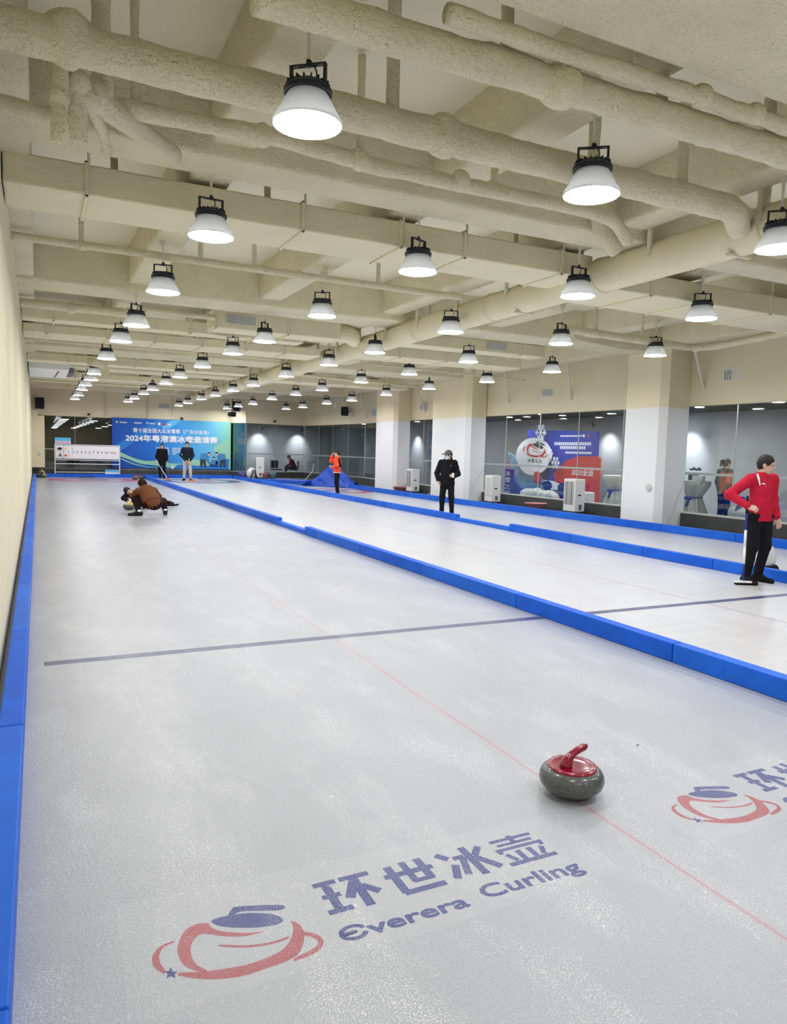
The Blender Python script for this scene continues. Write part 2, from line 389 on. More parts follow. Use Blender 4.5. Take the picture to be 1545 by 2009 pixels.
for dx, dy in ((0, 0), (2.275, .035)):
    flat('logo_sheet', [[(.222+dx, 2.575+dy), (.205+dx, 2.0+dy), (2.03+dx, 2.03+dy), (2.022+dx, 2.50+dy)]], M['ice_print'], .00012)
    for nm, m, z in (('stone_mark', 'ice_red', .00025), ('orbit_mark', 'ice_red', .00028), ('handle_mark', 'ice_navy', .00031), ('grip_mark', 'ice_navy', .00034)):
        flat(nm, [[(x+dx, y+dy) for x, y in smooth_closed(o)] for o in LOGO[nm]], M[m], z)
    flat('star_mark', [[(x+dx, y+dy) for x, y in o] for o in LOGO['star_mark']], M['ice_navy'], .00036)
    for (chx, w), ch in zip(((.884, .222), (1.150, .205), (1.400, .205), (1.640, .225)), GLYPH): brush('lettering', ch, chx+dx, 2.222+dy, w, .200)
    text('lettering', '\u0404verera', M['ice_navy'], floor, Matrix.Translation((.873+dx, 2.074+dy, .00025)), w=.49, h=.078, bold=.05)
    text('lettering', 'Curling', M['ice_navy'], floor, Matrix.Translation((1.432+dx, 2.062+dy, .00025)), w=.455, h=.105, bold=.035)
bm = bmesh.new(); box(bm, (-.012, -.003, 0), (.012, .003, .003), .001)
tag(obj('debris_chip', bm, M['black'], loc=(2.99, 2.94, 0), rz=.3), 'tiny black chip lying alone on the white ice behind the red-handled stone', 'chip')

# walls
struct('wall_left', boxes(((-.45, -4.2, -.1), (-.25, 38.2, ZS))), M['cream_wall'])
struct('wall_rear', boxes(((-.45, -4.3, -.1), (17.4, -4.1, ZS))), M['cream_wall'])
struct('ceiling', boxes(((-.45, -4.3, ZS), (17.4, 42.2, ZS+.25))), M['slab'])
PLAN = [(13.75, -4.1), (13.6, 12.8), (13.2, 21.0), (13.15, 26.5), (13.5, 31.0), (12.9, 37.6), (9.52, 36.95), (8.95, YB), (-.25, YB)]
WN = ['wall_right', 'wall_right_middle', 'wall_right_niche', 'wall_right_end', 'wall_right_far', 'wall_back_corner', 'wall_corner', 'wall_back']
def seg_frame(a, b):
    a = Vector((*a, 0)); b = Vector((*b, 0)); d = (b-a).normalized()
    return Matrix((( d.x, -d.y, 0, a.x), (d.y, d.x, 0, a.y), (0, 0, 1, 0), (0, 0, 0, 1))), (b-a).length
M['band'] = mat('frosted_band', (.62, .64, .65), .5)
M['tile'] = mat('dark_grey_tile', (.062, .066, .066), .35, .5, vary=(4, .15))
for i, (a, b) in enumerate(zip(PLAN, PLAN[1:])):
    F, L = seg_frame(a, b)                      # local x along the wall, local +y = inside the hall
    bm = bmesh.new(); box(bm, (0, -.22, ZT), (L, 0, ZS), mat4=F); struct(WN[i], bm, M['cream_wall'])
    # tiled sill: grout core, one course of tiles, pale edge on top
    bm = bmesh.new(); box(bm, (0, -.22, 0), (L, .09, .345), mat4=F); sill = obj('tiled_sill', bm, M['tile_grout'])
    sill.name = 'baseboard_'+WN[i][5:]; sill['kind'] = 'structure'
    bm = bmesh.new(); n = max(1, round(L/.6)); w = L/n
    for k in range(n): box(bm, (k*w+.006, .085, .052), (k*w+w-.006, .098, .340), .002, mat4=F)
    obj('tile_course', bm, M['tile'], sill)
    bm = bmesh.new(); box(bm, (0, -.22, .345), (L, .104, .362), mat4=F); obj('sill_edge', bm, M['ledge_top'], sill)
    # panes with thin joints
    bm = bmesh.new(); box(bm, (0, -.06, .362), (L, -.045, ZT), mat4=F)
    g = struct('window_%d' % (i+1), bm, M['glass_teal' if WN[i] == 'wall_corner' else 'glass'])
    bm = bmesh.new(); n = max(1, round(L/1.75))
    for k in range(n+1):
        x = L*k/n; box(bm, (x-.004, -.064, .362), (x+.004, -.041, ZT), mat4=F)
    obj('pane_joint', bm, M['alu'], g)
    bm = bmesh.new(); box(bm, (0, -.069, 1.245), (L, -.068, 1.30), mat4=F); obj('frosted_band', bm, M['band'], g)
# rooms behind the glass
struct('floor_room', boxes(((13.5, 8, -.1), (17.2, 31.3, .0)), ((9.6, 38.3, -.1), (17.2, 41.4, 0)), ((13.92, 31.3, -.1), (17.2, 38.3, 0))), M['room_floor'])
struct('wall_room', boxes(((17.2, 7.8, -.1), (17.4, 42, ZS)), ((9.2, 41.4, -.1), (17.2, 41.6, ZS)), ((13.92, 7.8, -.1), (17.2, 8, ZS))), M['grey_room'])
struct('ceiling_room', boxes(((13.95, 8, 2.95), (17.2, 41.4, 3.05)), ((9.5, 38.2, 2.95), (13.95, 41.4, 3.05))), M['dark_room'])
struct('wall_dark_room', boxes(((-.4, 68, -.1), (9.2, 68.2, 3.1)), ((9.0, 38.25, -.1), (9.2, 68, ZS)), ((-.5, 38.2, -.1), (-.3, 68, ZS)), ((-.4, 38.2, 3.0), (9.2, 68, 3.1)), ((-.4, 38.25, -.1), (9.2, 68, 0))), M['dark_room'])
# columns: cream above, white paint below, chamfered edge towards the camera
def column(y0, y1, x0, x1):
    pts = [(x0, y1), (x0, y0+.10), (x0+.14, y0-.04), (x1, y0+.1), (x1, y1)]
    o = struct('column', prism(bmesh.new(), pts[::-1], .0, 2.76), M['white_wall'])
    obj('column_top', prism(bmesh.new(), pts[::-1], 2.76, ZS), M['cream_wall'], o)
column(12.28, 13.42, 12.66, 13.60); column(20.25, 22.55, 12.42, 13.2); column(25.6, 27.3, 12.42, 13.15)
bm = bmesh.new(); box(bm, (-.25, 37.4, .42), (.29, YB, 2.79)); box(bm, (-.25, 37.4, 2.79), (.0, YB, ZS)); struct('column', bm, M['cream_wall'])
# beams
k = 0
def beam(lo, hi, m='foam'):
    global k; k += 1
    bm = bmesh.new(); box(bm, lo, hi, .045, 3); return struct('trim_%d' % k, bm, M[m], True)
for y0, y1 in ((.9, 3.52), (6.35, 6.85), (12.42, 13.27), (20.6, 21.9), (25.6, 26.8), (31.2, 32.1), (36.2, 37.0)):
    beam((-.3, y0, 4.0), (13.3, y1, ZS+.05))
for x in (1.32, 3.42, 5.72, 8.02, 10.42, 12.6):
    beam((x, -4, 4.12), (x+.40, YB, ZS+.05))
beam((-.3, -4, 4.05), (-.02, YB, ZS+.05))
# ------------------------------------------------------------------ ceiling services
def hanger(parent, x, y, z, r=.011, name='hanger_rod', z1=4.2):
    bm = bmesh.new(); tube(bm, [(x, y, z), (x, y, z1)], r, 6); return obj(name, bm, M['rod'], parent)
def rect_duct(label, x0, x1, y0, y1, z0, z1, flanges, hang=True, bend=0, grille=None):
    t = empty('air_duct', ((x0+x1)/2, (y0+y1)/2, z0), 0, label, 'duct', 'rectangular ducts under the ceiling')
    cx, cy, cz = t.location
    bm = bmesh.new(); box(bm, (x0-cx, y0-cy, 0), (x1-cx, y1-cy, z1-z0), .018, 2)
    if bend: tube(bm, dense([(x1-.02-cx, 0, (z1-z0)/2), (x1+bend*.6-cx, 0, (z1-z0)/2), (x1+bend-cx, bend*.8, (z1-z0)/2)], .08, bend*.7), min(y1-y0, z1-z0)*.52, 14)
    obj('duct_body', bm, M['foam_smooth'], t)
    for x in flanges:
        bm = bmesh.new(); s = .016
        for lo, hi in (((x-s, y0-.022, z0-.022), (x+s, y1+.022, z0+.002)), ((x-s, y0-.022, z0-.022), (x+s, y0+.002, z1+.02)), ((x-s, y1-.002, z0-.022), (x+s, y1+.022, z1+.02)), ((x-s, y0-.022, z1-.002), (x+s, y1+.022, z1+.022))):
            box(bm, tuple(lo[i]-(cx, cy, cz)[i] for i in range(3)), tuple(hi[i]-(cx, cy, cz)[i] for i in range(3)), .006, 1)
        obj('flange', bm, M['foam_smooth'], t)
        if hang:
            for y in (y0-.01, y1+.01): hanger(t, x-cx+.02, y-cy, 0, .014, z1=4.3-cz)
    if grille:
        gx0, gx1, gz0, gz1 = grille; bm = bmesh.new()
        box(bm, (gx0-cx, y0-cy-.02, gz0-cz), (gx1-cx, y0-cy+.004, gz1-cz), .004, 1); g = obj('grille', bm, M['dark_grille'], t)
        bm = bmesh.new(); nx = 14; nz = 5
        for i in range(nx+1):
            x = gx0+(gx1-gx0)*i/nx; box(bm, (x-.006-cx, y0-cy-.028, gz0-cz), (x+.006-cx, y0-cy-.018, gz1-cz))
        for i in range(nz+1):
            z = gz0+(gz1-gz0)*i/nz; box(bm, (gx0-cx, y0-cy-.029, z-.006-cz), (gx1-cx, y0-cy-.018, z+.006-cz))
        obj('grille_bars', bm, M['white_plastic'], g)
    return t
rect_duct('long cream rectangular duct beneath the two biggest lamps, with dark hanger joints', -.24, 6.2, 7.28, 8.05, 3.80, 4.07, (.42, 2.44, 3.55, 4.35, 5.72))
rect_duct('wide cream rectangular duct branching from the round duct towards the columns', 6.3, 12.6, 7.45, 8.45, 3.76, 4.03, (7.35, 8.25, 9.7, 11.2))
rect_duct('short cream duct with a dark grille on its face, ending in a bend', 2.95, 5.5, 13.9, 14.5, 3.80, 4.14, (3.0, 4.4), bend=.6, grille=(3.2, 3.75, 3.90, 4.06))
rect_duct('narrow cream duct running behind the duct with the dark grille', -.24, 5.2, 15.32, 15.78, 3.87, 4.10, (.3, 1.5, 2.8, 4.1))
rect_duct('flat cream duct with many joints on its underside before the second beam', -.24, 6.1, 16.7, 17.7, 3.80, 3.98, (.2, 1.35, 2.3, 3.3, 4.3, 5.2))
rect_duct('cream duct with a small grille behind the beam that meets the big white column', 6.5, 10.6, 13.95, 14.5, 3.86, 4.12, (7.0, 9.9), grille=(9.0, 9.5, 3.93, 4.06))
rect_duct('cream duct that stops in an open end just short of the second column', 6.6, 10.75, 15.05, 15.95, 3.72, 3.95, (7.4, 8.6, 9.7, 10.7))
rect_duct('pale duct between the third and fourth beams over the banner lane', -.24, 6.0, 22.9, 23.6, 3.86, 4.08, (.8, 2.6, 4.4))
rect_duct('pale duct just before the far end beams over the scoreboard', -.24, 6.0, 28.2, 28.9, 3.86, 4.05, (1.2, 3.4, 5.0))
rect_duct('pale duct from the round duct to the third column', 6.6, 11.8, 23.3, 24.0, 3.78, 4.02, (7.8, 9.4, 10.9))
for x, y in ((2.28, 8.02), (3.95, 8.02), (.72, 8.02), (5.55, 8.02)):      # flat straps carrying the long duct, behind it
    bm = bmesh.new(); box(bm, (-.035, -.012, .02), (.035, .012, .62), .004, 1)
    o = obj('strap', bm, M['foam'], bpy.data.objects['air_duct']); o.location = Vector((x, y, 4.03))-Vector(bpy.data.objects['air_duct'].location)
t = empty('round_duct', (6.3, 0, 3.83), 0, 'thick round foam-coated main duct running the whole length of the hall', 'duct')
bm = bmesh.new(); tube(bm, dense([(0, -2, 0), (0, 12, 0), (.2, 20, 0), (.36, 36, .02)], .12), .205, 28, True, .02, 3); obj('duct_body', bm, M['foam_smooth'], t, True)
for y in (2.4, 4.9, 7.2, 9.6, 12.0, 14.5, 17, 19.5, 22, 25, 28, 31):
    bm = bmesh.new(); dx = .2*max(0, (y-12)/8) if y < 20 else .2+.01*(y-20); tube(bm, [(dx, y-.03, 0), (dx, y+.03, 0)], .216, 22); obj('duct_joint', bm, M['foam_smooth'], t, True)
y = 2.1
for i in range(24):
    dx = 0 if y < 12 else .2*min(1, (y-12)/8)+.01*max(0, y-20)
    for s_ in ((-1, 1) if i % 3 else (-1,)):
        bm = bmesh.new(); tube(bm, [(dx+s_*.20, y+.25*(s_ > 0), -.02), (dx+s_*.20, y+.25*(s_ > 0), .35), (dx+s_*.20, y+.25*(s_ > 0), .82)], [.026, .032, .055], 10); obj('hanger', bm, M['foam'], t, True)
    y += 1.38
for y in (5.2, 8.8):
    bm = bmesh.new(); box(bm, (-.16, y, -.215), (.16, y+.06, -.185), .01); obj('duct_strap', bm, M['foam'], t)
def pipe(label, path, r, joints=(), hang=(), cat='pipe', rad=.2, seg=14, wob=.10, seed=0):
    o = Vector(path[0]); t = empty('ceiling_pipe', o, 0, label, cat, 'foam-coated pipes under the ceiling')
    P = [Vector(p)-o for p in path]
    bm = bmesh.new(); tube(bm, dense(P, .05, rad), r, seg, True, wob, 5, seed); obj('pipe_run', bm, M['foam'], t, True)
    for p in joints:
        a = Vector(p)-o; bm = bmesh.new(); bmesh.ops.create_icosphere(bm, subdivisions=3, radius=r*1.35, matrix=Matrix.Translation(a))
        for v in bm.verts: v.co += (v.co-a)*.25*noise.noise(v.co*9)
        obj('pipe_joint', bm, M['foam'], t, True)
    for p in hang:
        a = Vector(p)-o; bm = bmesh.new(); rr = max(.03, r*.42)
        tube(bm, dense([a, a+Vector((0, 0, 4.62-p[2]))], .05), rr, 10, True, .15, 6); obj('pipe_hanger', bm, M['foam'], t, True)
    return t
pipe('thickest foam-coated pipe, crossing behind the big lamp and bending into the round duct', [(-.3, 4.72, 3.84), (5.55, 4.68, 3.80), (6.05, 5.05, 3.82)], .112, [(.18, 4.72, 3.86), (2.6, 4.7, 3.82)], [(2.2, 4.7, 3.82), (3.95, 4.69, 3.8), (4.9, 4.69, 3.8)], seed=1)
pipe('fat foam-coated pipe above the thickest pipe, out over the stone', [(1.0, 3.80, 3.86), (6.1, 3.75, 3.84)], .098, [(2.9, 3.78, 3.85)], [(2.5, 3.78, 3.85), (3.72, 3.77, 3.85), (4.75, 3.76, 3.84)], seed=2, wob=.16)
pipe('thin lumpy pipe along the edge of the bumpy soffit', [(2.0, 3.62, 3.95), (6.1, 3.60, 3.93)], .052, [(3.9, 3.6, 3.95), (4.4, 3.6, 3.95)], [(3.3, 3.6, 3.95)], seed=3, wob=.25)
pipe('thin wavy pipe below the thickest pipe, ending above the round duct', [(.38, 5.42, 3.84), (1.6, 5.42, 3.87), (2.4, 5.45, 3.83), (4.6, 5.5, 3.86), (4.95, 5.55, 3.86), (5.2, 5.6, 3.70)], .062, [(1.5, 5.42, 3.86), (2.28, 5.44, 3.85), (3.2, 5.46, 3.86)], [(.62, 5.42, 3.84), (2.28, 5.44, 3.85), (3.55, 5.48, 3.85)], seed=4, wob=.18)
pipe('slim pipe with small clamps just past the long rectangular duct', [(-.24, 9.72, 3.95), (5.8, 9.75, 3.95)], .046, [(.5, 9.72, 3.95), (3.2, 9.73, 3.95)], [(.5, 9.72, 3.93), (1.9, 9.72, 3.93), (2.6, 9.73, 3.95), (3.6, 9.73, 3.95), (4.4, 9.73, 3.95)], seed=5)
pipe('short fat pipe tucked behind the first deep beam', [(-.24, 14.05, 3.92), (1.55, 14.05, 3.92)], .075, [(.55, 14.05, 3.92), (1.5, 14.05, 3.92)], (), seed=6)
pipe('knobbly thin pipe beside the bend of the grilled duct', [(1.75, 13.75, 3.97), (2.95, 13.75, 3.95)], .05, [(2.1, 13.75, 3.97), (2.4, 13.75, 3.96)], (), seed=7)
pipe('angled pipe that turns in front of the biggest column', [(8.2, 10.25, 3.78), (11.35, 10.35, 3.74), (11.55, 10.0, 3.74), (11.5, 7.2, 3.86)], .068, [(8.3, 10.25, 3.78), (11.4, 10.3, 3.74)], [(8.9, 10.28, 3.78), (10.0, 10.3, 3.78)], rad=.25, seed=8)
pipe('thin hooked pipe behind the angled pipe', [(9.3, 11.4, 4.05), (9.3, 11.4, 3.86), (10.6, 11.5, 3.80), (11.9, 11.6, 3.84)], .03, (), (), seed=9)
pipe('slim pipe crossing between the second and third beams', [(-.24, 19.3, 3.98), (5.9, 19.3, 3.98)], .045, [(2.2, 19.3, 3.98), (3.1, 19.3, 3.98)], [(1.5, 19.3, 3.98), (3.6, 19.3, 3.98)], seed=10, wob=.05)
pipe('slim pipe crossing over the far half of the lanes', [(1.0, 24.8, 3.95), (6.0, 24.8, 3.95)], .05, (), [(1.2, 24.8, 3.9), (3.0, 24.8, 3.9)], seed=11, wob=.05)
pipe('straight pipe by the back wall, above the scoreboard', [(-.2, 30.3, 3.85), (6.0, 30.3, 3.85)], .05, (), [(2.0, 30.3, 3.85), (4.0, 30.3, 3.85)], seed=12, wob=.05)
pipe('twin conduit running into the wall beside the big column', [(7.3, 16.6, 3.72), (12.4, 17.2, 3.70)], .025, (), [(10.5, 16.95, 3.72)], seed=13, wob=.02)
pipe('pale pipe meeting the wall between the two farther columns', [(6.8, 21.95, 3.90), (12.0, 22.9, 3.86)], .04, (), (), seed=14, wob=.02)
# the cluster over the scoreboard side: two uprights, a slanting branch and stubs
pipe('slim upright pipe with an open end in the near pipe cluster', [(.16, 4.92, 3.92), (.13, 4.92, 3.36)], .044, [(.14, 4.92, 3.62)], (), rad=0, seed=20)
pipe('stouter upright pipe with a capped end beside the open-ended upright', [(.27, 5.0, 4.05), (.25, 5.0, 3.75), (.25, 5.1, 3.46)], .055, [(.25, 5.0, 3.76), (.30, 5.05, 3.70)], (), rad=.05, seed=21)
pipe('short stub pipe hooking down under the slanting branch', [(.30, 5.1, 3.73), (.42, 5.45, 3.67), (.46, 5.6, 3.60)], .036, [], (), rad=.05, seed=22)
pipe('slanting fat branch pipe with a blunt end', [(.28, 5.05, 3.76), (.42, 5.25, 3.76), (.90, 5.95, 3.82), (.97, 6.05, 3.83)], .078, [(.34, 5.12, 3.76)], (), rad=.1, seed=23)
pipe('lumpy upright stub rising from the slanting branch to the slab', [(.40, 5.2, 3.78), (.39, 5.2, 4.6)], .06, (), (), rad=0, seed=24, wob=.2)
pipe('thick upright drop standing on the round duct beside the lamp rod', [(5.32, 6.2, 4.6), (5.35, 6.2, 3.98), (5.6, 6.2, 3.8)], .085, (), (), rad=.1, seed=25)
pipe('short branch stub behind the cluster on the wall side', [(-.25, 5.6, 3.78), (.12, 5.6, 3.76)], .06, (), (), rad=0, seed=26)
pipe('drop pipe that ends in a downturned hook beside the first lamp row', [(1.25, 21.0, 3.72), (1.6, 21.3, 3.72), (1.66, 21.35, 3.45)], .11, (), (), rad=.2, seed=27)
# slanting struts to the wall beside the columns
for i, (hi, lo, lab) in enumerate((((13.0, 11.8, 4.07), (13.6, 12.0, 3.2), 'slanting strut on the wall next to the biggest column'), ((13.0, 16.1, 4.13), (13.42, 16.4, 3.16), 'slanting strut above the window with the red and blue display, nearer the biggest column'),
    ((12.7, 18.6, 3.9), (13.25, 19.2, 3.2), 'slanting strut above the window display, at its far end'), ((12.5, 23.9, 3.8), (13.16, 24.5, 3.1), 'slanting strut between the second and third columns, nearer the second'),
    ((12.6, 27.5, 3.95), (13.28, 28.3, 3.05), 'slanting strut just past the third column'), ((12.9, 30.1, 4.05), (13.46, 30.7, 3.05), 'slanting strut beyond the third column, near the black wall speaker'))):
    bm = bmesh.new(); d = Vector(lo)-Vector(hi); tube(bm, [(0, 0, 0), d], .035, 8); t = empty('wall_strut', hi, 0, lab, 'strut', 'slanting struts on the column wall')
    obj('strut_bar', bm, M['rod'], t)
    bm = bmesh.new(); tube(bm, [(0, 0, 0), (0, 0, 4.62-hi[2])], .03, 8); obj('strut_hanger', bm, M['rod'], t)
# air handling box on the scoreboard side
t = empty('air_handler', (.28, 27.0, 3.78), 0, 'bulky pale air-handling box with a row of dark slots, near the scoreboard corner', 'air unit')
obj('casing', boxes(((-.5, -2.3, 0), (.62, .9, .30)), bev=.03), M['white_wall'], t); obj('casing_lid', boxes(((-.5, -2.6, .30), (.75, -2.2, .50)), bev=.02), M['foam_smooth'], t)
for i in range(6): obj('slot', boxes(((.30-.012*i, -1.9+.42*i, -.006), (.35-.012*i, -1.62+.42*i, .004))), M['black'], t)
obj('dark_mouth', boxes(((.62, -.9, .05), (.80, .8, .26)), bev=.02), M['dark_grille'], t)
# ------------------------------------------------------------------ lamps
def make_lamp():
    t = empty('pendant_lamp')
    bm = bmesh.new(); lathe(bm, [(0, 0), (.196, 0)], 28)
    for f in bm.faces: f.normal_flip()
    obj('lens', bm, M['lamp_lens'], t)
    bm = bmesh.new(); lathe(bm, [(.201, -.006), (.205, -.002), (.203, .012), (.118, .168), (.114, .168), (.198, .010), (.201, -.006)], 40); obj('shade', bm, M['shade'], t, True)
    bm = bmesh.new(); lathe(bm, [(.119, .164), (.134, .160), (.142, .166), (.143, .190), (.120, .212), (.085, .222), (.080, .236), (.05, .242), (0, .242)], 36)
    h = obj('driver_housing', bm, M['navy_metal'], t)
    bm = bmesh.new()
    for k in range(18):
        a = 2*PI*k/18; box(bm, (.075, -.004, .205), (.128, .004, .232), mat4=Matrix.Rotation(a, 4, 'Z'))
    obj('cooling_fins', bm, M['navy_metal'], h)
    bm = bmesh.new(); lathe(bm, [(.1195, .172), (.128, .172), (.128, .178), (.1195, .178)], 36); obj('reflector_ring', bm, M['steel'], t)
    bm = bmesh.new()
    for s in (-1, 1):
        box(bm, (s*.105-.008, -.016, .19), (s*.105+.008, .016, .33), .003, 1)
        box(bm, (s*.105-.014, -.03, .185), (s*.105+.014, .03, .225), .005, 1)
    box(bm, (-.113, -.016, .325), (-.06, .016, .335)); box(bm, (.06, -.016, .325), (.113, .016, .335)); box(bm, (-.06, -.016, .325), (.06, -.008, .335)); box(bm, (-.06, .008, .325), (.06, .016, .335)); box(bm, (-.02, -.01, .322), (.02, .01, .338))
    obj('bracket', bm, M['black'], t)
    bm = bmesh.new(); tube(bm, [(0, 0, .32), (0, 0, .36)], .014, 8); tube(bm, dense([(.01, 0, .36), (.05, .02, .30), (.03, .03, .23)], .02, .03), .005, 6); obj('hook', bm, M['black'], t)
    bm = bmesh.new(); tube(bm, [(0, 0, .36), (0, 0, .50), (0, 0, .56), (0, 0, .64), (0, 0, .67), (0, 0, 1.15)], [.0115, .0115, .016, .052, .013, .0115], 10); obj('rod', bm, M['rod'], t, True)
    return t
LAMPS = {
 'in the row leading to the scoreboard': [(1.45,4.27),(1.44,6.9),(1.43,9.67),(1.45,12.6),(1.42,14.7),(1.42,17.9),(1.44,22.0),(1.47,24.2),(1.45,26.6),(1.46,29.0),(1.5,32.4),(1.5,35.4)],
 'in the row leading to the big blue banner': [(3.65,4.34),(3.64,7.04),(3.68,10.06),(3.69,13.05),(3.62,15.15),(3.6,18.14),(3.6,21.26),(3.62,23.86),(3.63,26.86),(3.63,29.32),(3.68,32.7),(3.7,35.3)],
 'in the row hanging beside the thick round duct': [(5.99,4.55),(5.8,7.05),(5.89,10.2),(5.92,13.16),(5.93,15.7),(5.94,18.9),(6.0,22.4),(6.02,25.1),(6.04,28.0),(6.04,30.6),(6.1,34.0),(6.12,36.5)],
 'in the row between the round duct and the outermost row': [(8.09,7.25),(8.02,10.13),(8.1,13.24),(8.25,16.25),(8.17,19.05),(8.28,22.5),(8.28,25.18),(8.3,28.2),(8.55,32.0),(8.55,34.6),(8.55,36.9)],
 'in the outermost row along the columns': [(10.3,10.25),(10.55,13.6),(10.75,16.6),(10.62,19.57),(10.67,22.7),(10.9,26.3),(10.85,28.9),(11.0,32.4),(10.9,34.6)]}
# unseen lamps added to brighten the near ice, carrying the rows on
MORE = [(8.1,4.4),(10.4,4.4),(10.35,7.2),(1.45,1.4),(3.65,1.4),(5.9,1.5),(8.1,1.5),(1.45,-1.5),(3.65,-1.5)]
proto = make_lamp(); first = True
for row, pts in LAMPS.items():
    for i, (x, y) in enumerate(pts):
        o = proto if first else copy_tree(proto); first = False
        o.location = (x, y, 3.5); o.rotation_euler = (0, 0, [-.62, .25, -.35, .9, -.45][i % 5]+random.uniform(-.25, .25))
        tag(o, ORD[i]+' lamp from the camera '+row, 'lamp', 'pendant lamps of the hall')
for x, y in MORE:
    o = copy_tree(proto); o.location = (x, y, 3.5); o.rotation_euler = (0, 0, random.uniform(-1, 1))
    tag(o, 'added pendant high-bay lamp to light the near end of the ice, outside the picture', 'lamp', 'added pendant lamps outside the picture')
# ------------------------------------------------------------------ blue foam barriers, block by block
def barrier(ys, fx, w, h, where, group, low=()):
    n = 0
    for i, (a, b) in enumerate(zip(ys, ys[1:])):
        p = fx(a) if callable(fx) else (fx, a); q = fx(b) if callable(fx) else (fx, b)
        F, L = seg_frame(q, p)                  # runs back towards the camera, local +y = away from x=0 side
        hh = h if i not in low else .085
        bm = bmesh.new(); box(bm, (.004, min(0, w), 0), (L-.004, max(0, w), hh), .007, 2)
        o = obj('barrier_block', bm, M['blue_foam' if i % 2 else 'blue_foam_b'])
        o.location = (*q, 0.001); o.rotation_euler = (0, 0, math.atan2(p[1]-q[1], p[0]-q[0]))
        lab = ('low ' if i in low else '')+'blue foam barrier block, %s from the camera %s' % (ORD[i], where)
        tag(o, lab, 'barrier', group)
def seq(a, *bs): return [a, *bs]
barrier([-2.2, 0, 2.0, 4.09, 6.2, 8.3, 10.35, 12.36, 12.95, 14.72, 16.45, 18.5, 20.6, 22.7, 24.8, 26.9, 29.0, 31.1, 33.2, 35.2, 36.85], 4.47, .115, .152, 'in the first lane divider', 'first lane divider blocks', (8,))
barrier([-2.2, 0, 2.0, 3.9, 5.7, 7.46, 8.85, 10.65, 12.63, 14.80, 16.6, 18.7, 20.9, 23.1, 25.2, 27.3, 29.4, 31.5, 33.5, 35.2, 36.85], 8.86, .115, .152, 'in the second lane divider', 'second lane divider blocks', (8,))
barrier([-2.2, 0, 2.0, 4.0, 6.0, 8.0, 9.9, 11.75, 13.57, 15.4, 17.2, 19.1, 21.1, 23.1, 25.2, 27.2, 29.3], lambda y: (xb(y), y), .115, .165, 'in the run along the columns', 'barrier blocks along the columns')
barrier([-2.2, 0, 2.0, 4.1, 6.2, 8.3, 10.4, 12.5, 14.6, 16.7, 18.8, 20.9, 23.0, 25.1, 27.2, 29.3, 31.4, 33.5, 35.4, 36.75], -.20, .115, .152, 'along the side wall', 'barrier blocks along the side wall')
K = [-.08, 1.1, 2.2, 3.3, 4.46]
barrier(K, lambda x: (x, 36.88), -.11, .16, 'X1', 'end barrier blocks of the scoreboard lane')
K = [4.59, 5.7, 6.75, 7.8, 8.84]
barrier(K, lambda x: (x, 36.88), -.11, .16, 'X2', 'end barrier blocks of the banner lane')
for o in bpy.data.objects:
    if o.name.startswith('barrier_block') and o.get('group', '').startswith('end barrier'):
        o['label'] = o['label'].replace('from the camera X1', 'from the side wall, across the scoreboard lane').replace('from the camera X2', 'from the first divider, across the banner lane')
barrier([0, 1, 2, 3], lambda k: (8.99+(11.72-8.99)*k/3, 33.4+(29.45-33.4)*k/3), -.11, .16, 'slanting', 'slanting end barrier blocks')
for o in bpy.data.objects:
    if o.get('group') == 'slanting end barrier blocks':
        o['label'] = o['label'].replace('from the camera slanting', 'from the second divider in the slanting end run')

# ------------------------------------------------------------------ curling stones
def make_stone(handle, label, loc, rz, group=None):
    t = empty('curling_stone', loc, rz, label, 'curling stone', group)
    bm = bmesh.new(); lathe(bm, [(0, .004), (.060, .003), (.064, 0), (.070, .004), (.100, .013), (.128, .030), (.146, .052), (.1525, .074), (.150, .096), (.140, .115), (.124, .128), (.108, .132), (0, .132)], 56); obj('stone_body', bm, M['granite'], t, True)
    bm = bmesh.new(); lathe(bm, [(.115, .129), (.116, .135), (.111, .140), (.094, .141), (.086, .138), (.03, .141), (0, .141)], 48); obj('handle_disc', bm, M[handle], t, True)
    bm = bmesh.new(); q = dense([(-.040, 0, .132), (-.034, 0, .160), (-.010, 0, .190), (.030, 0, .205), (.066, .0, .213), (.088, 0, .216)], .008, .03); n = len(q)
    tube(bm, q, [max(.004, (.031-.0135*min(1, k/(n*.42)))*(1 if k < n-3 else (.96, .86, .55)[k-n+3])) for k in range(n)], 16); obj('grip', bm, M[handle], t, True)
    return t
make_stone('red_plastic', 'grey granite curling stone with a red handle, alone near the logo', (2.262, 2.628, .001), .05)
make_stone('yellow_plastic', 'yellow-handled curling stone held by the low sliding player', (1.99, 18.85, .001), .6)
for i, (x, y, r, l) in enumerate(((.07, 36.58, .4, 'yellow-handled curling stone standing at the corner foot of the side wall barrier'), (.24, 36.28, 1.5, 'yellow-handled curling stone in front of its twin at the side wall corner'))):
    make_stone('yellow_plastic', l, (x, y, .001), r, 'yellow stones parked in the corner')
make_stone('yellow_plastic', 'yellow-handled curling stone stacked on top of the pair in the side wall corner', (.155, 36.43, .143), 2.2, 'yellow stones parked in the corner')
for i, (x, y, r, l) in enumerate(((3.95, 34.9, .3, 'red-handled curling stone in front of the red pair at the end of the first divider'), (4.15, 36.1, 1.2, 'red-handled curling stone behind the foremost one at the far end of the first divider'), (4.30, 35.8, 2.4, 'red-handled curling stone tight against the far end of the first divider'))):
    make_stone('red_plastic', l, (x, y, .001), r, 'red stones parked by the divider end')
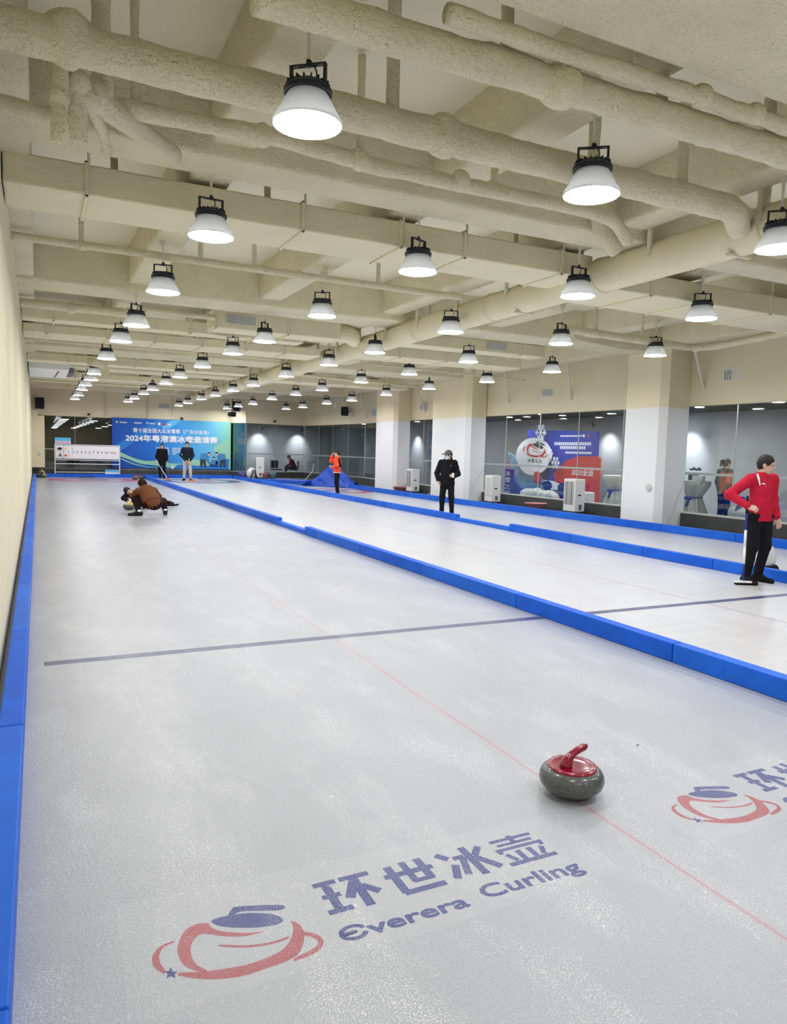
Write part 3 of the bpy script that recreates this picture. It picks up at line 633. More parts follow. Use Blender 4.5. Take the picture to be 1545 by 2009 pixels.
for x, y, l in ((2.02, 36.70, 'small black foot hack on the ice before the scoreboard'), (7.3, 36.3, 'small black foot hack on the ice before the big blue banner')):
    t = empty('hack', (x, y, 0), 0, l, 'foot hack'); bm = boxes(((-.3, -.06, .001), (-.08, .06, .04)), ((.08, -.06, .001), (.3, .06, .04)), ((-.1, -.05, .001), (.1, .05, .015)), bev=.008); obj('rubber_block', bm, M['black'], t)

# ------------------------------------------------------------------ printing inks
INK = dict(white=(.86, .88, .92), navy=(.02, .04, .22), red=(.62, .03, .05), black=(.02, .02, .025), blue=(.012, .10, .50), blue2=(.03, .23, .70), sky=(.13, .50, .86), pale=(.30, .66, .88), green=(.36, .70, .50), lime=(.50, .78, .42), skin=(.70, .50, .40), grey=(.35, .37, .40), slate=(.05, .055, .07), jacket=(.07, .27, .55), yellow=(.8, .66, .1))
for k_, v in INK.items(): M['ink_'+k_] = mat('ink_'+k_, v, .55, .3)
def plate(name, outlines, m, parent, fn, catmull=0):
    bm = bmesh.new()
    for pts in outlines: poly(bm, smooth_closed(pts, catmull) if catmull else pts, fn)
    return obj(name, bm, M[m], parent)
XZ = lambda y: Matrix(((1, 0, 0, 0), (0, 0, -1, y), (0, 1, 0, 0), (0, 0, 0, 1)))      # text in the x-z plane facing -y
def place(m4, x, z): return m4 @ Matrix.Translation((x, z, 0))

# ------------------------------------------------------------------ the big banner
Yb = 37.88
t = empty('event_banner', (0, 0, 0), 0, 'huge blue event banner with white Chinese title across the back wall', 'banner')
def banner_mat():
    m = mat('banner_print', (.05, .25, .7), .5, .3); nt = m.node_tree; b = nt.nodes['Principled BSDF']; L = nt.links.new
    tc = nt.nodes.new('ShaderNodeTexCoord'); sp = nt.nodes.new('ShaderNodeSeparateXYZ'); L(tc.outputs['Generated'], sp.inputs[0])
    r = nt.nodes.new('ShaderNodeValToRGB'); e = r.color_ramp.elements
    e[0].position = 0; e[0].color = (.010, .085, .50, 1); e[1].position = 1; e[1].color = (.30, .70, .45, 1)
    for p, c in ((.30, (.018, .15, .62)), (.58, (.06, .36, .80)), (.82, (.15, .55, .86))):
        x = e.new(p); x.color = (*c, 1)
    L(sp.outputs['X'], r.inputs[0]); L(r.outputs[0], b.inputs['Base Color']); return m
obj('banner_sheet', boxes(((3.22, Yb, .42), (8.985, Yb+.03, 2.86))), banner_mat(), t)
FB = lambda d: (lambda a, b: (a, Yb-.002*d, b))
plate('light_beam', [[(5.4, 2.84), (6.0, 2.84), (4.3, 1.75), (3.24, .98), (3.24, 1.45)]], 'ink_blue2', t, FB(1))
plate('light_beam', [[(6.0, 2.84), (6.5, 2.84), (5.9, 2.42), (5.6, 2.40), (5.55, 2.52)]], 'ink_sky', t, FB(2))
plate('green_wave', [[(3.24, 1.32), (3.7, 1.16), (4.2, .93), (4.7, .80), (5.3, .80), (5.9, .70), (6.6, .66), (6.6, .52), (5.8, .50), (5.2, .58), (4.5, .66), (4.0, .85), (3.6, .98), (3.24, 1.05)]], 'ink_green', t, FB(3), 3)
plate('blue_wave', [[(3.24, 1.02), (3.7, .95), (4.2, .72), (4.8, .55), (5.4, .46), (5.4, .43), (3.24, .43)]], 'ink_blue', t, FB(4))
plate('pale_line', [[(3.24, .99), (3.7, .88), (4.2, .66), (4.9, .50), (5.5, .455), (5.5, .44), (4.85, .47), (4.15, .62), (3.65, .84), (3.24, .95)]], 'ink_green', t, FB(5))
plate('blue_wave', [[(6.3, .62), (6.8, .66), (7.4, .55), (8.0, .60), (8.5, .92), (8.89, .98), (8.89, .43), (6.1, .43)]], 'ink_blue2', t, FB(5))
plate('lime_patch', [[(8.1, 1.5), (8.5, 1.75), (8.89, 1.9), (8.89, 1.0), (8.5, 1.0)]], 'ink_green', t, FB(3), 3)
plate('green_wave', [[(6.6, .75), (7.1, .90), (7.8, .86), (8.3, .92), (8.3, .70), (7.5, .60), (6.9, .62)]], 'ink_green', t, FB(4), 3)
text('headline', '第十届全国大众冰雪季（广东分会场）', M['ink_white'], t, place(XZ(Yb-.014), 4.19, 2.17), w=3.66, h=.235, bold=.018)
text('title', '2024年粤港澳冰壶邀请赛', M['ink_white'], t, place(XZ(Yb-.016), 3.84, 1.73), w=4.46, h=.35, bold=.035)
for r in range(4):     # fine print too small to read in the photograph
    n = (22, 20, 19, 14)[r]
    plate('fine_print', [[(5.28+.07*i, 1.42-.095*r), (5.325+.07*i, 1.42-.095*r), (5.325+.07*i, 1.475-.095*r), (5.28+.07*i, 1.475-.095*r)] for i in range(n) if i not in (5, 9, 10)], 'ink_white', t, FB(7))
for x0, w in ((3.40, .10), (3.58, .42), (4.25, .40), (4.80, .10), (4.95, .34)):
    plate('sponsor_mark', [[(x0, 2.60), (x0+w, 2.60), (x0+w, 2.70), (x0, 2.70)]] if w < .2 else [[(x0+.07*i, 2.605), (x0+.05+.07*i, 2.605), (x0+.05+.07*i, 2.67), (x0+.07*i, 2.67)] for i in range(int(w/.07))], 'ink_pale' if w < .2 else 'ink_white', t, FB(7))
circ = lambda cx, cz, r, n=20: [(cx+r*math.cos(2*PI*i/n), cz+r*math.sin(2*PI*i/n)) for i in range(n)]
plate('sponsor_mark', [circ(5.42, 2.63, .07)], 'ink_white', t, FB(7)); plate('sponsor_mark', [circ(5.66, 2.62, .07)], 'ink_red', t, FB(7)); plate('sponsor_mark', [[(5.84, 2.58), (5.98, 2.58), (5.98, 2.64), (5.84, 2.64)]], 'ink_white', t, FB(7))
plate('snow_seal', [circ(6.06, .50, .085)], 'ink_white', t, FB(8))
def printed_player(cx, cz, s, flip, crouch):
    g = -1 if flip else 1; Q = lambda L: [(cx+g*x*s, cz+z*s) for x, z in L]
    if crouch:
        plate('printed_trousers', [Q([(-.20, .0), (.22, .0), (.24, .14), (-.20, .16)])], 'ink_navy', t, FB(8)); plate('printed_jacket', [Q([(-.20, .12), (.16, .10), (.24, .24), (.10, .38), (-.12, .36)])], 'ink_jacket', t, FB(9)); plate('printed_head', [[(cx+(a-cx), b) for a, b in circ(cx+g*.02*s, cz+.44*s, .075*s)]], 'ink_skin', t, FB(10)); plate('printed_hair', [Q([(-.06, .46), (-.04, .53), (.06, .54), (.10, .47)])], 'ink_black', t, FB(11))
    else:
        plate('printed_trousers', [Q([(-.20, 0), (-.08, 0), (-.06, .28), (.0, .0), (.12, .0), (.06, .42), (-.20, .44)])], 'ink_slate', t, FB(8)); plate('printed_jacket', [Q([(-.22, .40), (.05, .38), (.26, .14), (.34, .16), (.22, .44), (.24, .60), (.10, .70), (-.16, .68)])], 'ink_jacket', t, FB(9)); plate('printed_head', [circ(cx+g*.26*s, cz+.66*s, .08*s)], 'ink_skin', t, FB(10)); plate('printed_hair', [Q([(.16, .66), (.20, .76), (.32, .76), (.33, .69), (.22, .70)])], 'ink_black', t, FB(11))
printed_player(7.62, .53, 1.0, False, False); printed_player(8.10, .56, .95, False, True); printed_player(8.52, .53, 1.02, True, False)
for x, l in ((2.2, 'tiny black camera on the wall above the dark window behind the scoreboard'), (6.5, 'tiny black camera on a conduit above the middle of the banner')):
    t = empty('security_camera', (x, YB, 2.95), 0, l, 'camera'); obj('camera_body', boxes(((-.06, -.20, -.05), (.06, -.06, .05)), bev=.01), M['black'], t)
    bm = bmesh.new(); tube(bm, [(0, -.1, .0), (0, -.1, .08), (0, 0, .08)], .015, 8); obj('mount', bm, M['rod'], t)
t = empty('security_camera', (11.1, 37.3, 2.98), 0, 'tiny black camera on the wall above the pails', 'camera'); obj('camera_body', boxes(((-.06, -.20, -.05), (.06, -.06, .05)), bev=.01), M['black'], t)
for x, z0, l in ((6.05, 2.95, 'wall conduit running up from the camera over the banner'), (4.9, 2.9, 'wall conduit above the first characters of the banner title'), (2.95, 2.9, 'wall conduit above the edge of the banner nearest the scoreboard')):
    t = empty('wall_conduit', (x, YB-.06, z0), 0, l, 'conduit', 'conduits on the back wall'); bm = bmesh.new(); tube(bm, [(0, 0, 0), (0, 0, 1.6)], .03, 8); obj('conduit_pipe', bm, M['rod'], t); obj('conduit_shoe', boxes(((-.05, -.04, -.04), (.05, .05, .02))), M['white_plastic'], t)

# ------------------------------------------------------------------ scoreboard on its stand
t = empty('scoreboard', (.70, 37.15, .05), 0, 'long white curling scoreboard on a white tube stand, marked with a big A', 'scoreboard')
fr = bmesh.new()
for x in (0, 2.80): tube(fr, [(x, 0, 0), (x, 0, 1.46)], .022, 8); tube(fr, [(x, -.25, .012), (x, .25, .012)], .02, 8)
for z in (.17, .56, .74, 1.44): tube(fr, [(0, 0, z), (2.80, 0, z)], .02, 8)
obj('stand_frame', fr, M['white_plastic'], t)
obj('board', boxes(((.03, -.035, .78), (2.77, -.022, 1.43))), M['ink_white'], t)
FBd = lambda a, b: (a, -.037, b)
plate('board_divider', [[(.36, .79), (.375, .79), (.375, 1.42), (.36, 1.42)], [(.04, .785), (2.76, .785), (2.76, .80), (.04, .80)], [(.04, 1.41), (2.76, 1.41), (2.76, 1.425), (.04, 1.425)]], 'ink_black', t, FBd)
tm = lambda x, z: place(XZ(-.039), x, z)
text('lettering', 'A', M['ink_black'], t, tm(.13, .86), h=.19, bold=.02); text('lettering', '环世冰壶', M['ink_black'], t, tm(.08, 1.12), w=.23, h=.055)
plate('stone_mark', [[(.09, 1.24), (.14, 1.30), (.26, 1.31), (.31, 1.25), (.26, 1.20), (.14, 1.20)]], 'ink_black', t, FBd, 3)
for k_ in range(10): text('lettering', str(k_+1), M['ink_black'], t, tm(.56+.177*k_, 1.055), h=.105, bold=.008)
text('lettering', 'TOTAL', M['ink_red'], t, tm(2.36, 1.055), w=.29, h=.10, bold=.01)
text('lettering', '1', M['ink_black'], t, tm(.745, 1.225), h=.095, bold=.008); text('lettering', '1', M['ink_black'], t, tm(.575, .885), h=.085, bold=.004)
plate('team_dot', [circ(.45, 1.27, .045)], 'ink_yellow', t, FBd); plate('team_dot', [circ(.45, .945, .05)], 'ink_red', t, FBd)
obj('sponsor_card', boxes(((.0, -.03, 1.47), (.68, -.015, 1.76))), M['ink_sky'], t); plate('card_band', [[(.02, 1.49), (.66, 1.49), (.66, 1.60), (.02, 1.60)]], 'ink_white', t, lambda a, b: (a, -.032, b))
plate('card_print', [[(.05+.058*i, 1.515), (.085+.058*i, 1.515), (.085+.058*i, 1.575), (.05+.058*i, 1.575)] for i in range(10)], 'ink_red', t, lambda a, b: (a, -.034, b))
o = obj('sponsor_card', boxes(((2.14, -.09, .10), (2.76, -.075, .30))), M['ink_sky'], t); plate('card_band', [[(2.15, .11), (2.75, .11), (2.75, .19), (2.15, .19)]], 'ink_white', t, lambda a, b: (a, -.092, b))

# ------------------------------------------------------------------ things along the walls
def louvre(loc, w, h, rz, label):
    t = empty('wall_vent', loc, rz, label, 'vent', 'wall vents')
    obj('vent_back', boxes(((-w/2, -.012, -h/2), (w/2, 0, h/2))), M['dark_grille'], t)
    bm = bmesh.new()
    for k_ in range(6): z = -h/2+h*(k_+.5)/6; box(bm, (-w/2, -.022, z-.007), (w/2, -.010, z+.007))
    for k_ in range(8): x = -w/2+w*k_/7; box(bm, (x-.006, -.024, -h/2), (x+.006, -.010, h/2))
    obj('vent_slats', bm, M['white_plastic'], t)
    obj('vent_frame', boxes(((-w/2-.025, -.02, -h/2-.025), (-w/2, .0, h/2+.025)), ((w/2, -.02, -h/2-.025), (w/2+.025, 0, h/2+.025)), ((-w/2, -.02, h/2), (w/2, 0, h/2+.025)), ((-w/2, -.02, -h/2-.025), (w/2, 0, -h/2))), M['white_plastic'], t)
RW = PI/2*-1
for x, y, z, w, h, l in ((13.63, 11.25, 3.46, .44, .22, 'dark wall vent above the window behind the player in red'), (13.39, 17.4, 3.42, .44, .20, 'wall vent above the window with the red and blue display'), (13.16, 24.6, 3.34, .5, .26, 'wall vent between the second and third columns'), (13.35, 29.6, 3.26, .5, .28, 'wall vent beyond the third column')):
    louvre((x-.003, y, z), w, h, RW+math.atan2(.05, 1), l)
louvre((5.67, YB-.001, 3.52), .5, .2, 0, 'grey wall vent above the big blue banner')
def sensor(loc, rz, l):
    t = empty('wall_roundel', loc, rz, l, 'fixture'); bm = bmesh.new(); lathe(bm, [(0, .03), (.03, .03), (.05, .022), (.072, .03), (.085, .012), (.085, 0), (0, 0)], 28)
    bmesh.ops.rotate(bm, verts=bm.verts, matrix=Matrix.Rotation(PI/2, 3, 'X')); obj('roundel_body', bm, M['grey_plastic'], t, True)
sensor((12.655, 12.55, .92), RW, 'round grey fitting low on the biggest white column'); sensor((.05, 37.395, 1.05), 0, 'round grey fitting on the cream pillar in the scoreboard corner')
for x, y, z, s, rz, l in ((.10, 37.2, 3.08, 1, .2, 'black box speaker high on the cream pillar in the scoreboard corner'), (9.0, 36.75, 3.38, .95, -.5, 'upright black speaker in the corner between banner and dark glass'), (13.0, 32.2, 3.20, .8, -1.4, 'black wall speaker on the cream wall past the third column')):
    t = empty('speaker', (x, y, z), rz, l, 'speaker'); bm = bmesh.new(); box(bm, (-.17*s, -.15*s, 0), (.17*s, .17*s, .52*s), .02); obj('cabinet', bm, M['black'], t)
    obj('speaker_grille', boxes(((-.15*s, -.165*s, .03*s), (.15*s, -.15*s, .49*s)), bev=.004), M['dark_room'], t); bm = bmesh.new(); tube(bm, [(0, .1, .25*s), (0, .3, .25*s)], .025, 8); obj('wall_arm', bm, M['black'], t)
t = empty('floodlight', (8.75, 36.6, 3.22), .5, 'small black floodlight on an arm beside the upright corner speaker', 'floodlight')
bm = bmesh.new(); box(bm, (-.2, -.12, -.12), (.14, .12, .12), .02); obj('floodlight_body', bm, M['black'], t)
bm = bmesh.new(); tube(bm, [(0, 0, .1), (0, 0, 1.0)], .02, 8); obj('floodlight_arm', bm, M['black'], t)
for x, y, z, l in ((8.05, 36.0, 3.45, 'little white hanging sensor near the banner end of the duct'), (12.3, 31.6, 3.48, 'little white hanging sensor above the black wall speaker')):
    t = empty('hanging_sensor', (x, y, z), 0, l, 'sensor'); bm = bmesh.new(); lathe(bm, [(0, 0), (.05, 0), (.05, .18), (.03, .21), (0, .21)], 14); obj('sensor_body', bm, M['white_plastic'], t, True)
    bm = bmesh.new(); tube(bm, [(0, 0, .2), (0, 0, .75)], .012, 6); obj('sensor_rod', bm, M['rod'], t)
def dehumidifier(loc, rz, label, s=1.0, slats='dark_grille'):
    t = empty('dehumidifier', loc, rz, label, 'dehumidifier', 'dehumidifiers along the glass'); w, d, h = .46*s, .36*s, .94*s
    bm = bmesh.new(); box(bm, (-w/2, -d/2, .06), (w/2, d/2, h), .025, 3); obj('cabinet', bm, M['white_plastic'], t)
    bm = bmesh.new(); box(bm, (-w*.40, -d/2-.006, h*.26), (w*.40, -d/2+.002, h*.93), .004, 1); g = obj('intake_grille', bm, M['grey_plastic'], t)
    bm = bmesh.new()
    for k_ in range(22): z = h*.28+h*.63*k_/21; box(bm, (-w*.38, -d/2-.012, z-.004), (w*.38, -d/2-.004, z+.004))
    for x in (-.2, .2): box(bm, (x*w-.006, -d/2-.014, h*.27), (x*w+.006, -d/2-.004, h*.92))
    obj('grille_slats', bm, M[slats], g)
    obj('display', boxes(((w/2-.002, -d*.2, h*.52), (w/2+.006, d*.08, h*.56))), M['black'], t); obj('drain_panel', boxes(((w/2-.002, -d*.1, h*.12), (w/2+.006, d*.2, h*.27))), M['dark_grille'], t)
    obj('top_vent', boxes(((-w*.3, -d*.2, h-.004), (w*.3, d*.2, h+.006)), bev=.002), M['grey_plastic'], t)
    for sx in (-1, 1):
        for sy in (-1, 1): bm = bmesh.new(); bmesh.ops.create_uvsphere(bm, u_segments=12, v_segments=8, radius=.033, matrix=Matrix.Translation((sx*w*.4, sy*d*.36, .031))); obj('castor', bm, M['black'], t, True)
dehumidifier((13.05, 15.62, .05), -PI/2+.05, 'white dehumidifier right before the red panel of the window display')
dehumidifier((12.85, 19.28, .05), -PI/2-.03, 'white dehumidifier beside the pillar end of the display window, by the blue sign', .94, 'white_plastic')
dehumidifier((12.75, 24.55, .05), -PI/2+.02, 'white dehumidifier between the second and third columns', .96)
dehumidifier((10.05, 36.15, .05), -.2-PI/2, 'tall white dehumidifier at the far corner glass, by the pails', 1.12)
def basin(loc, r, h, m, label, cat, name, handle=False):
    t = empty(name, loc, 0, label, cat); bm = bmesh.new(); lathe(bm, [(0, .004), (r*.70, .004), (r*.74, .0), (r*.96, h*.92), (r*1.05, h*.95), (r*1.05, h), (r*.95, h), (r*.68, .02), (0, .02)], 36); obj('bowl' if not handle else 'pail_body', bm, M[m], t, True)
    bm = bmesh.new()
    if handle: tube(bm, [(r*math.cos(a)*1.0, -.12*r-abs(math.sin(a))*.05, h*.97-h*.25*math.sin(a)) for a in [PI*k_/12 for k_ in range(13)]], .006, 6); obj('wire_handle', bm, M['steel'], t)
    else:
        for s in (-1, 1): tube(bm, [(s*r*1.0, -.06, h*.97), (s*r*1.18, -.05, h*.98), (s*r*1.18, .05, h*.98), (s*r*1.0, .06, h*.97)], .010, 6)
        obj('bowl_handle', bm, M[m], t)
M['pink_plastic'] = mat('pink_plastic', (.62, .27, .28), .45, .4); M['aqua_plastic'] = mat('aqua_plastic', (.25, .55, .68), .45, .4)
basin((12.75, 16.9, .05), .30, .19, 'pink_plastic', 'wide pink plastic basin on the floor under the display window', 'basin', 'basin')
basin((12.6, 25.25, .05), .30, .20, 'pink_plastic', 'pink plastic basin beside the dehumidifier between two white columns', 'basin', 'basin')
basin((9.98, 34.85, .05), .17, .32, 'pink_plastic', 'pink plastic pail by the tall dehumidifier at the far glass', 'pail', 'pail', True)
basin((10.36, 34.9, .05), .17, .33, 'aqua_plastic', 'pale aqua plastic pail next to the pink pail', 'pail', 'pail', True)
t = empty('cable', (12.7, 23.0, .06), 0, 'white cable loops lying on the floor by the second column', 'cable'); bm = bmesh.new(); tube(bm, dense([(-.3, .5, 0), (-.1, .1, 0), (.1, .3, .06), (.25, -.1, .02), (.0, -.3, 0), (.2, .2, .03), (.4, .5, 0)], .03, .15), .012, 6); obj('cable_run', bm, M['white_plastic'], t, True)
t = empty('hose', (11.0, 31.9, .06), 0, 'tangled pale green hose on the floor beside the aqua pail', 'hose'); bm = bmesh.new(); tube(bm, dense([(-.9, .9, .02), (-.3, .5, .02), (-.6, .2, .05), (.0, .6, .02), (.3, .1, .02), (-.2, -.1, .08), (.2, .7, .05), (.7, .9, .5), (.75, 1.0, .85)], .04, .2), .02, 8); obj('hose_run', bm, mat('green_hose', (.38, .55, .45), .5), t, True)
t = empty('sports_bag', (9.6, 36.05, .05), .3, 'white bag with black straps slumped against the far glass', 'bag'); bm = bmesh.new(); bmesh.ops.create_icosphere(bm, subdivisions=4, radius=.25)
for v in bm.verts: v.co = Vector((v.co.x*1.0, v.co.y*.75, max(-.25, v.co.z*1.15)))*(1+.12*noise.noise(v.co*7)); v.co.z += .255
obj('bag_body', bm, M['white_plastic'], t, True)
bm = bmesh.new()
for s in (-1, 1): tube(bm, [(s*.05, -.20, .44), (s*.07, -.23, .30), (s*.14, -.22, .12), (s*.18, -.19, .01)], .032, 8)
obj('bag_strap', bm, M['black'], t, True)
t = empty('blue_cloth_bundle', (9.2, 36.4, .05), 0, 'purple blue cloth bundle dumped beside the white bag', 'bundle'); bm = bmesh.new(); bmesh.ops.create_icosphere(bm, subdivisions=3, radius=.2)
for v in bm.verts: v.co = Vector((v.co.x, v.co.y, v.co.z*.9))*(1+.3*noise.noise(v.co*6)); v.co.z = max(0, v.co.z+.17)
obj('cloth', bm, mat('purple_cloth', (.10, .07, .25), .8), t, True)
# ------------------------------------------------------------------ tarpaulin being pulled up
M['tarp'] = mat('blue_tarpaulin', (.012, .07, .50), .42, .5, bump=(18, .35, .02), vary=(3, .15))
n, m_ = 44, 22; V = []; Fc = []
B0, B1 = Vector((10.26, 30.15, .012)), Vector((11.95, 28.2, .012))
def ridge(u):
    K = [(0, Vector((10.30, 30.2, .06))), (.35, Vector((10.85, 29.85, .42))), (.62, Vector((11.27, 29.45, .95))), (.72, Vector((11.5, 29.3, .93))), (1, Vector((12.05, 28.6, .25)))]
    for (a, p), (b, q) in zip(K, K[1:]):
        if u <= b: return p.lerp(q, (u-a)/(b-a))
for side in (0, 1):
    off = len(V)
    for i in range(n+1):
        u = i/n; base = B0.lerp(B1, u)+(Vector((.55, .5, .05)) if side else Vector((0, 0, 0))); top = ridge(u)
        for j in range(m_+1):
            v = j/m_; p = base.lerp(top, v); fo = (.05*math.sin(u*26+v*4)+.05*noise.noise(Vector((u*7, v*3, side))))*math.sin(PI*v)
            V.append((p.x-fo*.7, p.y-fo*.7, max(.008, p.z-.05*math.sin(PI*v)*math.sin(PI*u))))
    for i in range(n):
        for j in range(m_): a = off+i*(m_+1)+j; Fc.append((a, a+1, a+m_+2, a+m_+1) if side else (a, a+m_+1, a+m_+2, a+1))
o = pydata('tarpaulin', V, Fc, M['tarp'], smooth=True); so = o.modifiers.new('s', 'SOLIDIFY'); so.thickness = .006
tag(o, 'blue tarpaulin draped in a peak beside the person in orange', 'tarpaulin')
o = obj('folded_tarpaulin', boxes(((-.9, -.35, 0), (.9, .35, .08)), bev=.035), M['tarp'], loc=(10.0, 30.6, .17), rz=-.96); tag(o, 'flat blue cover lying along the slanting end barrier', 'cover')
o.location.z = .172
# ------------------------------------------------------------------ display behind the glass (facing the ice)
XD = 15.62
t = empty('event_display', (0, 0, 0), 0, 'blue and red event display with white disc logo behind the glass', 'display')
def slab_x(name, pts, x0, th, m, cm=0):
    """outline in (y, z) given real thickness, its face towards the ice at x0"""
    P = smooth_closed(pts, cm) if cm else pts; bm = bmesh.new()
    A = [bm.verts.new((x0, y, z)) for y, z in P]; Bv = [bm.verts.new((x0+th, y, z)) for y, z in P]; n = len(P)
    for i in range(n): bm.faces.new((A[i], A[(i+1) % n], Bv[(i+1) % n], Bv[i]))
    bmesh.ops.triangulate(bm, faces=[bm.faces.new(A), bm.faces.new(Bv[::-1])]); bmesh.ops.recalc_face_normals(bm, faces=bm.faces)
    return obj(name, bm, M[m], t)
M['ink_royal'] = mat('ink_royal', (.012, .04, .42), .5, .3); M['ink_ice'] = mat('ink_ice', (.25, .45, .62), .5, .3); M['ink_redpanel'] = mat('ink_redpanel', (.55, .02, .03), .5, .3)
slab_x('back_panel', [(21.75, 2.50), (18.07, 2.40), (18.07, .05), (21.75, .05)], XD+.30, .08, 'ink_royal')
slab_x('red_panel', [(20.0, 1.0), (19.4, 1.42), (18.8, 1.60), (17.9, 1.62), (17.74, 1.55), (17.74, .02), (19.6, .02)], XD+.15, .06, 'ink_redpanel')
slab_x('ice_peak', [(22.76, 1.68), (22.2, 1.50), (21.6, 1.35), (21.0, 1.1), (20.6, .75), (19.4, .72), (19.2, .30), (20.6, .02), (21.8, .02), (22.2, .5), (22.55, 1.05)], XD+.18, .05, 'ink_ice')
slab_x('white_disc', [(21.08+1.02*math.cos(2*PI*i/40)*(1 if math.sin(2*PI*i/40) > -.3 else .92), 1.55+.66*math.sin(2*PI*i/40)) for i in range(40)], XD+.06, .05, 'ink_white')
slab_x('blue_swoosh', [(22.9, 1.12), (22.4, .85), (22.0, .52), (21.3, .25), (20.4, .22), (19.3, .42), (19.2, .30), (20.4, .05), (21.4, .03), (22.1, .12), (22.6, .55)], XD+.10, .05, 'ink_blue', 3)
def onx(x): return lambda a, b: (x, a, b)
EM = lambda p: (21.66-(p[0]-.30)/.52*1.42, 1.52+(p[1]-2.06)/.34*.54)
for nm, m, d in (('stone_mark', 'ink_red', 0), ('orbit_mark', 'ink_red', .001), ('handle_mark', 'ink_black', .002), ('grip_mark', 'ink_black', .003)):
    plate(nm, [[EM(p) for p in smooth_closed(o)][::-1] for o in LOGO[nm]], m, t, onx(XD+.056-d))
YZ = lambda x: Matrix(((0, 0, -1, x), (-1, 0, 0, 0), (0, 1, 0, 0), (0, 0, 0, 1)))
text('lettering', '冰雪文化', M['ink_black'], t, place(YZ(XD+.055), -21.38, 1.335), w=.85, h=.14, bold=.01)
slab_x('name_board', [(22.58, 1.06), (22.02, 1.06), (22.02, .06), (22.58, .06)], XD-.10, .05, 'ink_royal')
for k_, ch in enumerate('冰雪之约'): text('lettering', ch, M['ink_white'], t, place(YZ(XD-.104), -22.46, .80-.235*k_), w=.30, h=.20, bold=.02)
text('lettering', '2025全运', M['ink_white'], t, place(YZ(XD+.145), -19.05, .98), w=1.05, h=.20, bold=.02)
for z, y0, y1, h in ((1.96, 20.2, 18.25, .10), (1.83, 19.9, 18.5, .10), (1.68, 19.6, 18.25, .07), (2.24, 19.9, 18.7, .05)):
    n = int((y0-y1)/(h*1.1)); plate('small_print', [[(y0-h*1.1*i, z), (y0-h*1.1*i, z+h), (y0-h*1.1*i-h*.8, z+h), (y0-h*1.1*i-h*.8, z)] for i in range(n)], 'ink_white', t, onx(XD+.296))
plate('sponsor_mark', [[(18.72+.06*math.cos(a), 2.27+.05*math.sin(a)) for a in [2*PI*i/16 for i in range(16)]]], 'ink_white', t, onx(XD+.296)); plate('sponsor_mark', [[(18.5+.06*math.cos(a), 2.27+.05*math.sin(a)) for a in [2*PI*i/16 for i in range(16)]]], 'ink_red', t, onx(XD+.296))
def flake(y, z, r):
    bm = bmesh.new()
    for k_ in range(6):
        a = PI*k_/3; d = Vector((0, math.cos(a), math.sin(a))); q = Vector((0, -math.sin(a), math.cos(a)))
        tube(bm, [(0, 0, 0), d*r], r*.06, 6)
        for f, l in ((.45, .3), (.72, .22)):
            for s in (-1, 1): tube(bm, [d*r*f, d*r*(f+l*.8)+q*s*r*l], r*.05, 6)
    bmesh.ops.translate(bm, verts=bm.verts, vec=(XD-.02, y, z)); obj('snowflake', bm, M['ink_white'], t)
flake(20.58, 2.38, .30); flake(19.70, 1.36, .22); flake(20.02, 1.66, .17)
slab_x('printed_slope', [(20.3, .75), (19.5, .66), (19.3, .50), (19.9, .45), (20.5, .50)], XD+.05, .02, 'ink_white', 3); slab_x('printed_shapes', [(20.5, .62), (20.1, .75), (19.9, .55), (20.2, .40)], XD+.03, .02, 'ink_navy', 2); slab_x('printed_shapes', [(19.6, .60), (19.3, .70), (19.25, .45), (19.5, .40)], XD+.03, .02, 'ink_navy', 2)
slab_x('printed_shapes', [(20.9, .98), (20.6, 1.0), (20.55, .66), (20.85, .66)], XD+.02, .02, 'ink_red', 3)
o = empty('stone_planter', (15.2, 19.9, 0), 0, 'heap of pale patterned stone edging below the display', 'edging'); bm = bmesh.new()
for i in range(9): bmesh.ops.create_icosphere(bm, subdivisions=2, radius=.16+.04*(i % 3), matrix=Matrix.Translation((0, -.75+.19*i, .22+.05*(i % 2))))
for v in bm.verts: v.co += v.normal*.0 + Vector((noise.noise(v.co*9), noise.noise(v.co*9+Vector((5, 0, 0))), noise.noise(v.co*9+Vector((0, 5, 0)))))*.03
obj('pebbles', bm, M['grey_plastic'], o); obj('planter_box', boxes(((-.22, -.95, 0), (.22, 1.0, .16)), bev=.02), M['room_floor'], o)
o = empty('toolbox', (14.6, 17.0, 0), 0, 'small white box with a dark slot on the room floor beside the red panel', 'box'); obj('box_body', boxes(((-.2, -.22, 0), (.2, .22, .55)), bev=.03), M['white_plastic'], o); obj('slot', boxes(((-.206, -.06, .25), (-.198, .02, .42))), M['black'], o)
